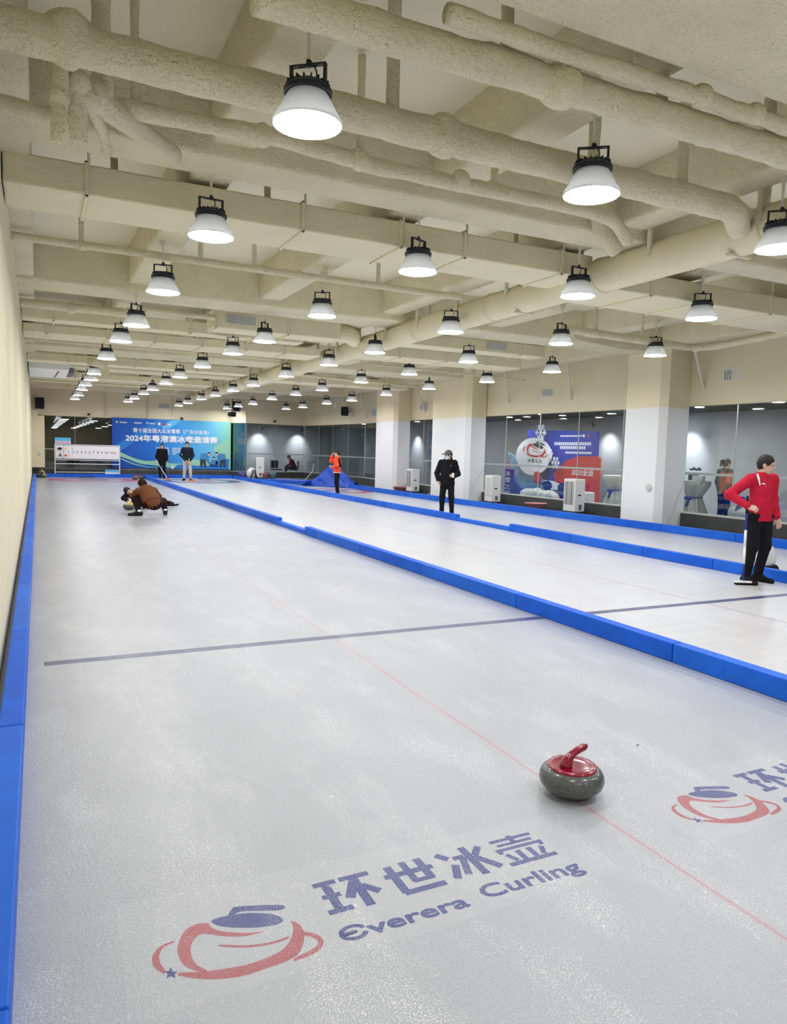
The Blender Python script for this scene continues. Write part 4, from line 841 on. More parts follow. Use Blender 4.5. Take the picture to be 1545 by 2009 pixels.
def cocktail(loc, label, bow=True):
    t = empty('cocktail_table', loc, 0, label, 'table', 'cloth-covered high tables'); bm = bmesh.new(); seg = 48; rings = []
    for z, r, a in ((1.08, 0, 0), (1.08, .36, 0), (1.06, .375, .01), (.95, .36, .02), (.72, .20, .025), (.66, .175, .02), (.60, .19, .03), (.40, .25, .05), (.15, .34, .06), (.01, .40, .06)):
        rings.append([bm.verts.new(((r+a*math.cos(9*2*PI*k_/seg))*math.cos(2*PI*k_/seg), (r+a*math.cos(9*2*PI*k_/seg))*math.sin(2*PI*k_/seg), z)) for k_ in range(seg)])
    for A, B in zip(rings, rings[1:]):
        for k_ in range(seg): bm.faces.new((A[k_], B[k_], B[(k_+1) % seg], A[(k_+1) % seg]))
    obj('cloth', bm, M['linen'], t, True)
    bm = bmesh.new(); tube(bm, [(.19*math.cos(a), .19*math.sin(a), .66) for a in [2*PI*i/24 for i in range(25)]], .02, 8, False); obj('ribbon', bm, M['ink_navy'], t)
    bm = bmesh.new()
    for s in (-1, 1): bmesh.ops.create_uvsphere(bm, u_segments=14, v_segments=10, radius=.06, matrix=Matrix.Translation((-.21, s*.06, .64)) @ Matrix.Diagonal((.5, 1.1, .8, 1)))
    tube(bm, [(-.21, 0, .62), (-.23, .04, .42)], .022, 6); tube(bm, [(-.21, 0, .62), (-.23, -.03, .45)], .022, 6); obj('bow', bm, M['ink_royal'], t, True)
M['linen'] = mat('pale_linen', (.60, .61, .57), .85, .1)
cocktail((14.75, 13.1, 0), 'cloth-covered high table with a blue bow beside the person behind glass'); cocktail((15.0, 16.15, 0), 'cloth-covered high table partly hidden by the edge of the biggest column')
o = empty('table_decor', (14.75, 13.1, 1.082), 0, 'small dark ornament lying on the cloth-covered table behind the glass', 'ornament'); bm = bmesh.new()
for i in range(7): bmesh.ops.create_icosphere(bm, subdivisions=1, radius=.03, matrix=Matrix.Translation((0, -.14+.05*i, .28+.02*math.sin(i*2))))
tube(bm, [(0, -.16, .26), (0, .18, .26)], .012, 6); box(bm, (-.08, -.02, 0), (.08, .16, .14), .01); obj('ornament_body', bm, M['black'], o)
o = empty('white_card', (14.62, 12.95, 1.082), 0, 'white folded card on the cloth-covered table behind the glass', 'card'); obj('card_sheet', boxes(((-.06, -.22, 0), (.06, .08, .12)), bev=.004), M['white_plastic'], o)
o = empty('sign_stand', (14.7, 11.65, 0), 0, 'slanted blue and white sign stand behind the player in red', 'stand'); bm = bmesh.new(); box(bm, (-.02, -.35, .28), (.02, .35, .34)); tube(bm, [(0, .3, 0), (0, .3, .3)], .015, 8); tube(bm, [(0, -.3, 0), (0, -.3, .3)], .015, 8); obj('stand_frame', bm, M['dark_grille'], o)
bm = bmesh.new(); tube(bm, [(0, .22, .30), (0, -.02, .75)], .05, 8); obj('blue_roll', bm, M['ink_royal'], o); bm = bmesh.new(); tube(bm, [(.1, .35, .36), (.1, -.35, .36)], .16, 16); obj('white_roll', bm, M['linen'], o)
# lamps of that room: spotlights washing the wall, and round downlights
def wall_spot(loc, aim, label, power=150):
    t = empty('track_spotlight', loc, 0, label, 'spotlight', 'wall-washing spotlights behind the glass'); d = (Vector(aim)-Vector(loc)).normalized()
    bm = bmesh.new(); tube(bm, [-d*.10, d*.06], .04, 14); obj('spot_body', bm, M['black'], t); bm = bmesh.new(); tube(bm, [(0, 0, 0), (0, 0, 2.95-loc[2])], .012, 6); obj('spot_stem', bm, M['black'], t)
    l = bpy.data.lights.new('spot', 'SPOT'); l.energy = power; l.spot_size = 1.35; l.spot_blend = 1.0; l.shadow_soft_size = .03; l.color = (.93, .96, 1)
    o = bpy.data.objects.new('spot_light', l); COL.objects.link(o); o.parent = t; o.location = d*.08; o.rotation_euler = d.to_track_quat('-Z', 'Y').to_euler()
for i, (y, x, ax, ay, lab) in enumerate(((15.5, 16.45, 17.2, 15.5, 'spotlight washing the wall behind the high table with the bow'), (18.9, 16.45, 17.2, 18.9, 'spotlight washing the wall behind the red panel'), (32.7, 16.45, 17.2, 32.7, 'spotlight washing the wall seen between the two farther columns'), (40.6, 11.4, 11.4, 41.4, 'spotlight washing the wall behind the tall dehumidifier'), (40.6, 13.75, 13.75, 41.4, 'spotlight washing the wall behind the seated person'))):
    wall_spot((x, y, 2.65), (ax, ay, 1.75), lab)
DL = [(14.6, 10.6), (15.3, 13.6), (14.7, 16.6), (15.8, 16.0), (14.7, 19.6), (15.4, 22.2), (14.7, 25.6), (15.2, 29.0), (12.2, 39.4), (10.6, 39.2), (15.0, 34.5)]
for i, (x, y) in enumerate(DL):
    t = empty('downlight', (x, y, 2.944), 0, '%s round downlight from the near end in the ceiling behind the glass' % ORD[i], 'downlight', 'round downlights behind the glass')
    bm = bmesh.new(); lathe(bm, [(0, 0), (.11, 0)], 20)
    for f in bm.faces: f.normal_flip()
    obj('lit_disc', bm, M['spot_lens'], t); bm = bmesh.new(); lathe(bm, [(.111, -.004), (.135, -.004), (.135, .004), (.111, .004), (.111, -.004)], 20); obj('trim_ring', bm, M['white_plastic'], t)
# chair and side table of the person sitting behind the far glass
def chair(loc, rz, label):
    t = empty('waiting_chair', loc, rz, label, 'chair'); obj('seat', boxes(((-.24, -.24, .40), (.24, .24, .46)), bev=.02), M['black'], t); obj('backrest', boxes(((-.24, -.27, .50), (.24, -.22, .92)), bev=.02), M['black'], t)
    for sx in (-1, 1):
        for sy in (-1, 1): bm = bmesh.new(); tube(bm, [(sx*.21, sy*.21, 0), (sx*.21, sy*.21, .42 if sy > 0 else .9)], .014, 8); obj('leg', bm, M['steel'], t)
chair((12.75, 38.95, 0), 1.3, 'dark chair under the seated person behind the far glass'); chair((11.75, 38.9, 0), PI+.2, 'empty dark chair facing the seated person behind the far glass')

# grey curtain hung behind the angled far glass
bm = bmesh.new(); P = []; n = 220; F, L = seg_frame((13.85, 30.2), (13.35, 37.9))
for i in range(n+1):
    x = L*i/n; d = -.28+.05*math.sin(x*17)+.03*math.sin(x*41+1)
    P.append((bm.verts.new(F @ Vector((x, d, .12))), bm.verts.new(F @ Vector((x, d*.8-.05, 2.75)))))
for a, b in zip(P, P[1:]): bm.faces.new((a[0], b[0], b[1], a[1]))
bmesh.ops.solidify(bm, geom=bm.faces[:], thickness=.008)
tag(obj('curtain', bm, mat('grey_curtain', (.30, .33, .36), .85, .2), None, True), 'long grey pleated curtain behind the glass past the third column', 'curtain')

# glowing strips added as hall lamp reflections, in the room behind the back glass
M['strip'] = emis('lit_reflection_strip', (.92, .96, 1), 5)
k_ = 0
for x, ys, row in ((1.2, (40, 42.5, 45.5, 49, 53, 57, 61.5, 66), 'row beyond the scoreboard sign'), (2.6, (41, 44, 47.5, 51, 55, 59.5, 64), 'row beyond the middle of the scoreboard'), (4.15, (49, 54, 60), 'row half hidden by the banner')):
    for i, y in enumerate(ys):
        t = empty('reflection_strip', (x, y, 2.74), .25, '%s glowing lamp-reflection strip added in the dark room, %s' % (ORD[i], row), 'strip light', 'added lamp-reflection strips in the dark room')
        obj('tube', boxes(((-.20, -.03, -.02), (.20, .03, 0))), M['strip'], t); obj('housing', boxes(((-.22, -.035, 0), (.22, .035, .03))), M['white_plastic'], t)
        bm = bmesh.new()
        for s_ in (-.2, .2): tube(bm, [(s_, 0, .03), (s_, 0, .255)], .008, 6)
        obj('wire', bm, M['black'], t)
# ------------------------------------------------------------------ people: bodies and clothes as one implicit surface each
def V3(*a): return np.array(a, np.float32)
class Field:
    def __init__(s, lo, hi, h):
        s.h = h; s.lo = np.array(lo, np.float32); s.n = np.ceil((np.array(hi)-s.lo)/h).astype(int)+1
        s.d = np.full(tuple(s.n), .2, np.float32)
    def win(s, lo, hi):
        a = np.clip(np.floor((np.array(lo)-s.lo)/s.h).astype(int), 0, s.n-1); b = np.clip(np.ceil((np.array(hi)-s.lo)/s.h).astype(int)+1, 1, s.n)
        sl = tuple(slice(int(a[i]), int(max(a[i]+1, b[i]))) for i in range(3))
        g = [s.lo[i]+s.h*np.arange(sl[i].start, sl[i].stop, dtype=np.float32) for i in range(3)]
        return sl, np.meshgrid(*g, indexing='ij', sparse=True)
    def merge(s, sl, d, k, sub=False):
        a = s.d[sl]
        if sub: s.d[sl] = np.maximum(a, -d); return
        if k <= 0: s.d[sl] = np.minimum(a, d); return
        h = np.clip(.5+.5*(a-d)/k, 0, 1); s.d[sl] = a*(1-h)+d*h-k*h*(1-h)
    def cap(s, a, b, ra, rb=None, k=.02, flat=None, sub=False):
        a = np.array(a, np.float32); b = np.array(b, np.float32); rb = ra if rb is None else rb; m = max(ra, rb)*(1.0 if flat is None else max(1, flat[1]))+.05+k
        sl, (X, Y, Z) = s.win(np.minimum(a, b)-m, np.maximum(a, b)+m)
        px, py, pz = X-a[0], Y-a[1], Z-a[2]; u = b-a; q = 1.0
        if flat is not None:
            f = np.array(flat[0], np.float32); f /= np.linalg.norm(f); q = flat[1]; e = 1/q-1
            w = (px*f[0]+py*f[1]+pz*f[2])*e; px, py, pz = px+w*f[0], py+w*f[1], pz+w*f[2]
            u = u+f*float(u @ f)*e
        L = float(u @ u)+1e-9; t = np.clip((px*u[0]+py*u[1]+pz*u[2])/L, 0, 1)
        d = np.sqrt((px-t*u[0])**2+(py-t*u[1])**2+(pz-t*u[2])**2)-(ra+(rb-ra)*t)
        s.merge(sl, d*min(1, q), k, sub)
    def ell(s, c, r, k=.02, sub=False, R=None):
        c = np.array(c, np.float32); m = max(r)+.05+k; sl, (X, Y, Z) = s.win(c-m, c+m); p = [X-c[0], Y-c[1], Z-c[2]]
        if R is not None: p = [sum(float(R[j][i])*p[j] for j in range(3)) for i in range(3)]
        q = np.sqrt((p[0]/r[0])**2+(p[1]/r[1])**2+(p[2]/r[2])**2); s.merge(sl, (q-1)*min(r), k, sub)
    def plane(s, p, n):          # keep the side the normal points away from
        n = np.array(n, np.float32); n /= np.linalg.norm(n)
        g = [s.lo[i]+s.h*np.arange(s.n[i], dtype=np.float32) for i in range(3)]; X, Y, Z = np.meshgrid(*g, indexing='ij', sparse=True)
        s.d = np.maximum(s.d, (X-p[0])*n[0]+(Y-p[1])*n[1]+(Z-p[2])*n[2])
    def wrinkle(s, amp, f, seed=0):
        g = [s.lo[i]+s.h*np.arange(s.n[i], dtype=np.float32) for i in range(3)]; X, Y, Z = np.meshgrid(*g, indexing='ij', sparse=True)
        s.d = s.d+amp*(np.sin(f*(Z+.35*np.sin(9*X+seed)+.25*np.sin(11*Y+seed*2)))*np.sin(f*.6*X+5*Z+seed)).astype(np.float32)
    def mesh(s):
        d = s.d; ins = d < 0; c = ins.astype(np.int8); S = [slice(None, -1), slice(1, None)]
        cnt = sum(c[S[i], S[j], S[k]] for i in (0, 1) for j in (0, 1) for k in (0, 1)); act = (cnt > 0) & (cnt < 8)
        idx = np.full(act.shape, -1, np.int32); A = np.argwhere(act); idx[act] = np.arange(len(A)); acc = np.zeros((len(A), 3), np.float32); num = np.zeros(len(A), np.float32)
        for ax in range(3):
            o1, o2 = [i for i in range(3) if i != ax]
            for u in (0, 1):
                for v in (0, 1):
                    p = A.copy(); p[:, o1] += u; p[:, o2] += v; q = p.copy(); q[:, ax] += 1
                    dp = d[tuple(p.T)]; dq = d[tuple(q.T)]; m = (dp < 0) != (dq < 0); t = np.where(m, dp/(dp-dq+1e-12), 0)
                    w = p.astype(np.float32); w[:, ax] += t; acc[m] += w[m]; num[m] += 1
        Vv = s.lo+s.h*(acc/num[:, None]); F = []
        for ax in range(3):
            o1, o2 = [(1, 2), (2, 0), (0, 1)][ax]; sl0 = [slice(None)]*3; sl1 = [slice(None)]*3; sl0[ax] = slice(None, -1); sl1[ax] = slice(1, None)
            x = ins[tuple(sl0)] != ins[tuple(sl1)]; P = np.argwhere(x); P = P[(P[:, o1] > 0) & (P[:, o2] > 0) & (P[:, o1] < d.shape[o1]-1) & (P[:, o2] < d.shape[o2]-1)]
            first = ins[tuple(P.T)]; qd = []
            for du, dv in ((1, 1), (0, 1), (0, 0), (1, 0)):
                q = P.copy(); q[:, o1] -= du; q[:, o2] -= dv; qd.append(idx[tuple(q.T)])
            Q = np.stack(qd, 1); Q[~first] = Q[~first][:, ::-1]; F.append(Q)
        F = np.concatenate(F); F = F[(F >= 0).all(1)]
        return Vv, F
def field_obj(name, f, m, parent):
    v, F = f.mesh(); me = bpy.data.meshes.new('m')
    me.vertices.add(len(v)); me.vertices.foreach_set('co', v.ravel()); me.loops.add(F.size); me.loops.foreach_set('vertex_index', F.ravel().astype(np.int32))
    me.polygons.add(len(F)); me.polygons.foreach_set('loop_start', np.arange(0, F.size, 4, dtype=np.int32)); me.update(calc_edges=True); me.validate(); me.shade_smooth()
    return link(name, me, m, parent)
def nrm(a): a = np.array(a, float); return a/np.linalg.norm(a)
def hand(f, w, d, n, thumb, curl=.5, k=.008):
    """five fingers on a palm: w wrist, d along the hand, n out of the back of the hand, thumb = side the thumb leaves"""
    w = np.array(w, float); d = nrm(d); n = nrm(np.array(n)-d*np.dot(n, d)); s = nrm(thumb-d*np.dot(thumb, d)-n*np.dot(thumb, n))
    for o in (-.026, -.009, .009, .026): f.cap(w+s*o*.7, w+d*.082+s*o, .016, .0135, .014)
    for o, L in ((.027, .070), (.009, .080), (-.009, .074), (-.026, .058)):
        b = w+d*.085+s*o; c1, c2 = curl*.75, curl*1.9; d1 = d*math.cos(c1)-n*math.sin(c1); d2 = d*math.cos(c2)-n*math.sin(c2)
        f.cap(b, b+d1*L*.52, .0098, .0090, .004); f.cap(b+d1*L*.52, b+d1*L*.52+d2*L*.5, .0090, .0072, .004)
    b = w+d*.030+s*.028; t1 = nrm(d*.62+s*.62-n*.35*(.4+curl)); t2 = nrm(d*.85+s*.15-n*.5*curl)
    f.cap(b, b+t1*.038, .0125, .0105, .01); f.cap(b+t1*.038, b+t1*.038+t2*.030, .0105, .0085, .004)
J0 = dict(pelvis=(0,0,.93), waist=(0,.01,1.08), chest=(0,.0,1.28), neck=(0,-.01,1.455), head=(0,.025,1.60),
  shL=(-.175,-.01,1.405), shR=(.175,-.01,1.405), elL=(-.225,-.03,1.13), elR=(.225,-.03,1.13), wrL=(-.24,.05,.89), wrR=(.24,.05,.89),
  hiL=(-.09,0,.90), hiR=(.09,0,.90), knL=(-.105,.02,.50), knR=(.105,.02,.50), anL=(-.11,-.03,.085), anR=(.11,-.03,.085), toL=(-.13,.13,.03), toR=(.13,.13,.03))
M['skin'] = mat('skin', (.62, .40, .30), .5, .35); M['hair'] = mat('black_hair', (.010, .009, .010), .5, .4, bump=(60, .5, .01)); M['hair_brown'] = mat('brown_hair', (.030, .013, .007), .85, .1, bump=(60, .5, .01))
M['cloth_black'] = mat('black_cloth', (.010, .010, .012), .85, .15); M['cloth_navy'] = mat('navy_cloth', (.012, .016, .035), .8, .2); M['lip'] = mat('lips', (.45, .17, .15), .5, .3); M['eye'] = mat('eye', (.02, .015, .015), .25, .5); M['sole'] = mat('pale_sole', (.75, .75, .74), .6, .3)
def person(label, loc, rz, height, J=None, top=None, bottom='cloth_black', shoe='cloth_black', hair='hair', face=(0, 1, 0), hands=None, hem=None, coat=1.0, extras=None, hair_long=0, tb=1.0, cat='person', h=.0075, lean_flat=None, cuffs=(None, None), belt_drop=.0):
    """J overrides joints of a 1.70 m figure facing +y; top = jacket material"""
    P = {k_: np.array(v, float) for k_, v in {**J0, **(J or {})}.items()}; t = empty('person', loc, rz, label, cat); s = height/1.70; t.scale = (s, s, s)
    allp = np.array(list(P.values())); lo = allp.min(0)-.26; hi = allp.max(0)+.26; lo[2] = max(lo[2], -.02)
    fw = nrm(face); up = nrm(P['head']-P['neck']); fw = nrm(fw-up*np.dot(fw, up)*.6); up = nrm(up-fw*np.dot(up, fw)); rt = np.cross(fw, up); H = P['head']; R = np.array([rt, fw, up]).T   # columns: head axes
    at = lambda x, y, z: H+rt*x+fw*y+up*z
    axis = nrm(P['chest']-P['pelvis']); across = nrm(P['shR']-P['shL']); front = nrm(np.cross(axis, across))*-1; fl = (front, .62)
    if lean_flat is not None: fl = (front, lean_flat)
    # body
    f = Field(lo, hi, h)
    f.ell(at(0, 0, .035), (.076, .094, .092), .03, R=R); f.ell(at(0, .018, -.045), (.060, .070, .070), .03, R=R); f.cap(at(0, .045, -.085), at(0, .055, -.088), .026, .024, .03)
    f.cap(at(0, .083, .012), at(0, .106, -.022), .010, .0145, .012); f.ell(at(0, .085, .035), (.055, .016, .010), .015, R=R)
    f.ell(at(0, .088, -.052), (.026, .012, .010), .012, R=R)
    for sx in (-1, 1): f.ell(at(sx*.078, -.008, .0), (.010, .022, .034), .006, R=R); f.ell(at(sx*.033, .093, .016), (.016, .010, .008), sub=True, R=R)
    f.cap(P['neck']-up*.06, at(0, -.012, -.06), .056, .052, .03)
    f.cap(P['pelvis'], P['waist'], .125, .115, .06, fl); f.cap(P['waist'], P['chest'], .115, .135, .06, fl); f.cap(P['chest'], P['neck'], .12, .06, .06, fl); f.cap(P['shL'], P['shR'], .058, .058, .05)
    for q in 'LR':
        f.cap(P['sh'+q], P['el'+q], .050, .040, .03); f.cap(P['el'+q], P['wr'+q], .040, .026, .02); f.cap(P['hi'+q], P['kn'+q], .078, .052, .04); f.cap(P['kn'+q], P['an'+q], .052, .036, .03)
        f.cap(P['an'+q]-np.array((0, 0, .02)), P['to'+q], .036, .026, .02)
    for q, hd in zip('LR', hands or (None, None)):
        dd = nrm(P['wr'+q]-P['el'+q]); sgn = -1 if q == 'L' else 1
        hd = hd or dict(d=dd, n=rt*sgn, thumb=front, curl=.45)
        f_h = {**dict(d=dd, n=rt*sgn, thumb=front, curl=.45), **hd}
        hand(f, P['wr'+q]+nrm(f_h['d'])*.005, f_h['d'], f_h['n'], np.array(f_h['thumb'], float), f_h['curl'])
    field_obj('body', f, M['skin'], t)
    # face details and hair
    for sx in (-1, 1):
        bm = bmesh.new(); bmesh.ops.create_uvsphere(bm, u_segments=10, v_segments=8, radius=.010, matrix=Matrix.Translation(at(sx*.032, .082, .016))); obj('eye', bm, M['eye'], t, True)
    f = Field(H-.2, H+.2, h*.9); f.ell(at(0, .096-.008, -.052), (.022, .010, .006), .004, R=R); field_obj('mouth', f, M['lip'], t)
    if hair:
        f = Field(H-np.array((.25, .25, .45)), H+.25, h); f.ell(at(0, -.012, .048), (.087, .103, .098), .02, R=R); f.ell(at(0, -.045, .0), (.082, .070, .085), .03, R=R)
        if hair_long: f.cap(at(0, -.05, 0), at(0, -.07, -hair_long), .078, .06, .04, (fw, .6))
        f.ell(at(0, .115, -.03), (.075, .080, .105), sub=True, R=R); f.cap(at(-.2, .03, -.06), at(.2, .03, -.06), .045, sub=True)
        for sx in (-1, 1): f.ell(at(sx*.085, -.004, -.004), (.03, .026, .036), sub=True, R=R)
        f.wrinkle(.002, 90, 1); field_obj('hair', f, M[hair], t)
    # trousers
    f = Field(lo, hi, .011); f.cap(P['pelvis']+axis*.06, P['pelvis']-axis*.02, .150, .158, .05, (front, .70)); 
    for q in 'LR':
        f.cap(P['hi'+q], P['kn'+q], .098, .074, .05); e = P['an'+q]+(P['kn'+q]-P['an'+q])*.03; f.cap(P['kn'+q], e, .074, .058*tb, .04)
        nd = nrm(P['an'+q]-P['kn'+q])
    f.wrinkle(.0035, 38, 2); field_obj('trousers', f, M[bottom], t)
    # shoes
    for q in 'LR':
        a, b = P['an'+q], P['to'+q]; d = nrm(np.array((b[0]-a[0], b[1]-a[1], (b[2]-a[2])*.5))); heel = a-d*.045; heel[2] -= .045; sn = 1
        mlo = np.minimum(a, b)-.16; mhi = np.maximum(a, b)+.16; f = Field(mlo, mhi, .007)
        f.cap(heel, b+d*.03, .046, .040, .03); f.cap(a+np.array((0, 0, .01)), a+d*.07-np.array((0, 0, .02)), .050, .046, .03)
        z0 = min(heel[2], b[2])-.034
        if abs((b-a)[2]) < .12: f.plane((0, 0, z0), (0, 0, -1))
        field_obj('shoe', f, M[shoe], t)
    # jacket
    if top:
        f = Field(lo, hi, .010); B = coat
        f.cap(P['pelvis']+axis*(-.12 if hem else .02-belt_drop), P['waist'], .188*B, .158*B, .05, (front, .70)); f.cap(P['waist'], P['chest'], .155*B, .160*B, .06, (front, .72)); f.cap(P['chest'], P['neck']-axis*.045, .150*B, .085, .06, (front, .78)); f.cap(P['shL']*.96+P['chest']*.04, P['shR']*.96+P['chest']*.04, .074, .074, .05)
        f.cap(P['neck']-axis*.05, P['neck']+up*.005, .082, .078, .03)
        for q in 'LR':
            f.cap(P['sh'+q], P['el'+q], .076*B, .064*B, .04); f.cap(P['el'+q], P['el'+q]+(P['wr'+q]-P['el'+q])*.93, .064*B, .048*B, .03)
        f.wrinkle(.004, 34, 4)
        if hem: f.plane((0, 0, hem), (0, 0, -1))
        field_obj('jacket', f, M[top], t)
    if extras: extras(t, P, at, R, dict(front=front, up=up, fw=fw, rt=rt, axis=axis, s=s, h=h))
    return t
def broom(label, head, top, cols, pad='cloth_black'):
    """sweeping broom from its head on the ice to the top of its handle"""
    h0 = Vector(head); d = Vector(top)-h0; t = empty('curling_broom', h0, 0, label, 'broom'); n = len(cols)
    for i, c in enumerate(cols):
        bm = bmesh.new(); tube(bm, [d*(.05+.95*i/n), d*(.05+.95*(i+1)/n)], .0155, 10); obj('handle', bm, M[c], t, True)
    bm = bmesh.new(); tube(bm, [Vector((0, 0, .04)), d*.055], .022, 10); obj('ferrule', bm, M['steel'], t)
    return t
# black hooded jacket, cap and mask, behind the second divider
M['mask'] = mat('pale_blue_mask', (.62, .75, .86), .7, .2); M['cap_grey'] = mat('grey_cap', (.12, .12, .13), .8, .2)
def ex_hoodie(t, P, at, R, q):
    f = Field(P['head']-.24, P['head']+.24, .007); f.ell(at(0, -.005, .055), (.088, .104, .088), R=R); f.plane(at(0, 0, .035), -q['up']); field_obj('cap_crown', f, M['cap_grey'], t)
    f = Field(P['head']-.3, P['head']+.3, .006); f.ell(at(0, .125, .046), (.078, .085, .012), R=R); field_obj('cap_visor', f, M['cap_grey'], t)
    f = Field(P['head']-.24, P['head']+.24, .006); f.ell(at(0, .040, -.045), (.072, .076, .062), R=R); f.plane(at(0, .028, 0), -q['fw']); f.plane(at(0, 0, .010), q['up']); field_obj('face_mask', f, M['mask'], t)
    f = Field(P['neck']-.26, P['neck']+.26, .009)
    for k_ in range(12):
        a = 2*PI*k_/12; b = 2*PI*(k_+1)/12; c = lambda a: P['neck']+np.array((.088*math.sin(a), -.03+.095*math.cos(a), .03-.05*math.cos(a))); f.cap(c(a), c(b), .034, .034, .02)
    f.cap(P['neck']+np.array((0, -.12, .02)), P['neck']+np.array((0, -.14, -.12)), .07, .06, .05); field_obj('hood', f, M['cloth_black'], t)
    bm = bmesh.new(); tube(bm, [P['wrL']+np.array((.02, .07, -.03)), P['wrL']+np.array((.02, .07, .09))], .030, 12); obj('paper_cup', bm, M['white_plastic'], t)
    f = plate('chest_mark', [[(-.11, 1.325), (-.085, 1.345), (-.07, 1.335), (-.09, 1.33)]], 'ink_white', t, lambda a, b: (a, .135, b))
person('person in black hooded jacket, grey cap and pale mask standing behind the second divider', (9.28, 15.98, 0), PI*.80, 1.63, dict(wrL=(-.19, .20, 1.06), elL=(-.27, -.03, 1.12), elR=(.29, -.06, 1.12), wrR=(.235, .09, .93), anL=(-.14, -.03, .085), toL=(-.18, .12, .03), anR=(.13, -.03, .085), toR=(.17, .12, .03), knL=(-.12, .03, .5), knR=(.12, .03, .5)),
  'cloth_black', 'cloth_black', 'cloth_black', 'hair', (.75, .75, -.05), (dict(d=(.5, .7, .1), n=(-.6, .5, -.2), thumb=(0, 0, 1), curl=1.0), dict(curl=.5)), hem=.84, coat=1.10, extras=ex_hoodie)
# red jacket, leaning on a broom, at the near right
M['red_jacket'] = mat('red_sports_jacket', (.50, .008, .035), .75, .25, bump=(120, .1, .002))
def ex_red(t, P, at, R, q):
    f = Field(P['shR']-.16, P['shR']+.16, .006); f.cap((.135, .045, 1.468), (.150, .085, 1.415), .012, .013, .01); f.cap((.150, .085, 1.415), (.140, .105, 1.33), .013, .008, .01); field_obj('shoulder_piping', f, M['ink_white'], t)
    f = Field(P['shR']-.3, P['shR']+.3, .005); f.cap((.125, .118, 1.345), (.10, .126, 1.352), .006, .008, .006); f.cap((.10, .126, 1.352), (.075, .130, 1.335), .008, .004, .006); field_obj('chest_mark', f, M['ink_white'], t)
    bm = bmesh.new(); tube(bm, [(.0, .125, .92), (.0, .128, 1.10), (.0, .135, 1.28), (0, .10, 1.42)], .004, 6); obj('zip', bm, M['ink_red'], t)
person('person in red sports jacket and black trousers resting one hand on a broom', (8.50, 6.46, 0), PI-.15, 1.655, dict(elR=(.46, -.08, 1.19), wrR=(.345, .15, 1.045), shR=(.185, -.01, 1.40), knR=(.13, .03, .5), anR=(.15, -.02, .085), toR=(.17, .14, .03), anL=(-.12, -.10, .085), toL=(-.17, .06, .03), knL=(-.12, 0, .5), head=(-.01, .03, 1.595)),
  'red_jacket', 'cloth_black', 'cloth_black', 'hair', (-.62, .8, -.08), (None, dict(d=(-.45, .6, -.2), n=(.5, .5, .5), thumb=(0, .3, 1), curl=1.2)), hem=.845, coat=1.0, extras=ex_red)
broom('blue and white broom held upright by the person in red', (8.18, 6.40, .0), (8.185, 6.42, 1.15), ['ink_navy', 'ink_white', 'ink_white', 'ink_navy', 'cloth_black'])
bm = bmesh.new(); box(bm, (-.10, -.035, .002), (.10, .035, .03), .01); o = obj('broom_pad', bm, M['cloth_black'], bpy.data.objects['curling_broom']); o.rotation_euler = (0, 0, -.5)
bm = bmesh.new(); box(bm, (-.11, -.03, .028), (.11, .03, .05), .008); o = obj('broom_head', bm, M['white_plastic'], bpy.data.objects['curling_broom']); o.rotation_euler = (0, 0, -.5)
# skating aid half hidden behind the player in red
t = empty('sports_bag', (9.35, 7.02, .002), .4, 'white bag with a dark base behind the player in red', 'bag'); bm = bmesh.new(); bmesh.ops.create_icosphere(bm, subdivisions=4, radius=.22)
for v in bm.verts: v.co = Vector((v.co.x*1.1, v.co.y*.8, v.co.z*.95))*(1+.08*noise.noise(v.co*6)); v.co.z = max(0, v.co.z+.24)
obj('bag_body', bm, M['white_plastic'], t, True); bm = bmesh.new(); lathe(bm, [(0, 0), (.22, 0), (.235, .05), (.20, .12), (0, .12)], 24); obj('bag_base', bm, M['cloth_black'], t, True)
# orange jacket
M['orange_jacket'] = mat('orange_jacket', (.86, .085, .030), .7, .3); M['reflective'] = mat('reflective_tape', (.78, .70, .66), .4, .5)
def ex_orange(t, P, at, R, q):
    lo = np.minimum(P['shL'], np.minimum(P['elL'], P['wrL']))-.15; hi = np.maximum(P['shL'], np.maximum(P['elL'], P['wrL']))+.15
    f = Field(lo, hi, .008); o = np.array((-.045, -.045, -.01)); f.cap(P['shL']+o, P['elL']+o, .050, .046, .02); f.cap(P['elL']+o, P['wrL']+o*.4, .046, .034, .02); field_obj('sleeve_panel', f, M['cloth_black'], t)
    bm = bmesh.new(); tube(bm, [(.212*math.cos(a), .212*.70*math.sin(a), .885) for a in [2*PI*i/32 for i in range(33)]], .014, 6, False); obj('hem_tape', bm, M['reflective'], t)
person('person in orange jacket shading their eyes beside the blue tarpaulin', (9.36, 23.75, .0), 1.12, 1.56, dict(elR=(.20, .26, 1.30), wrR=(.10, .22, 1.51), elL=(-.27, -.08, 1.15), wrL=(-.16, .20, 1.07)),
  'orange_jacket', 'cloth_black', 'cloth_black', 'hair', (.1, 1, .05), (dict(d=(-.1, .5, .2), n=(-.3, .6, -.6), thumb=(0, 0, 1), curl=1.2), dict(d=(-.5, -.1, .75), n=(.3, .9, .1), thumb=(-.7, .2, -.3), curl=.8)), hem=.86, coat=1.12, extras=ex_orange)
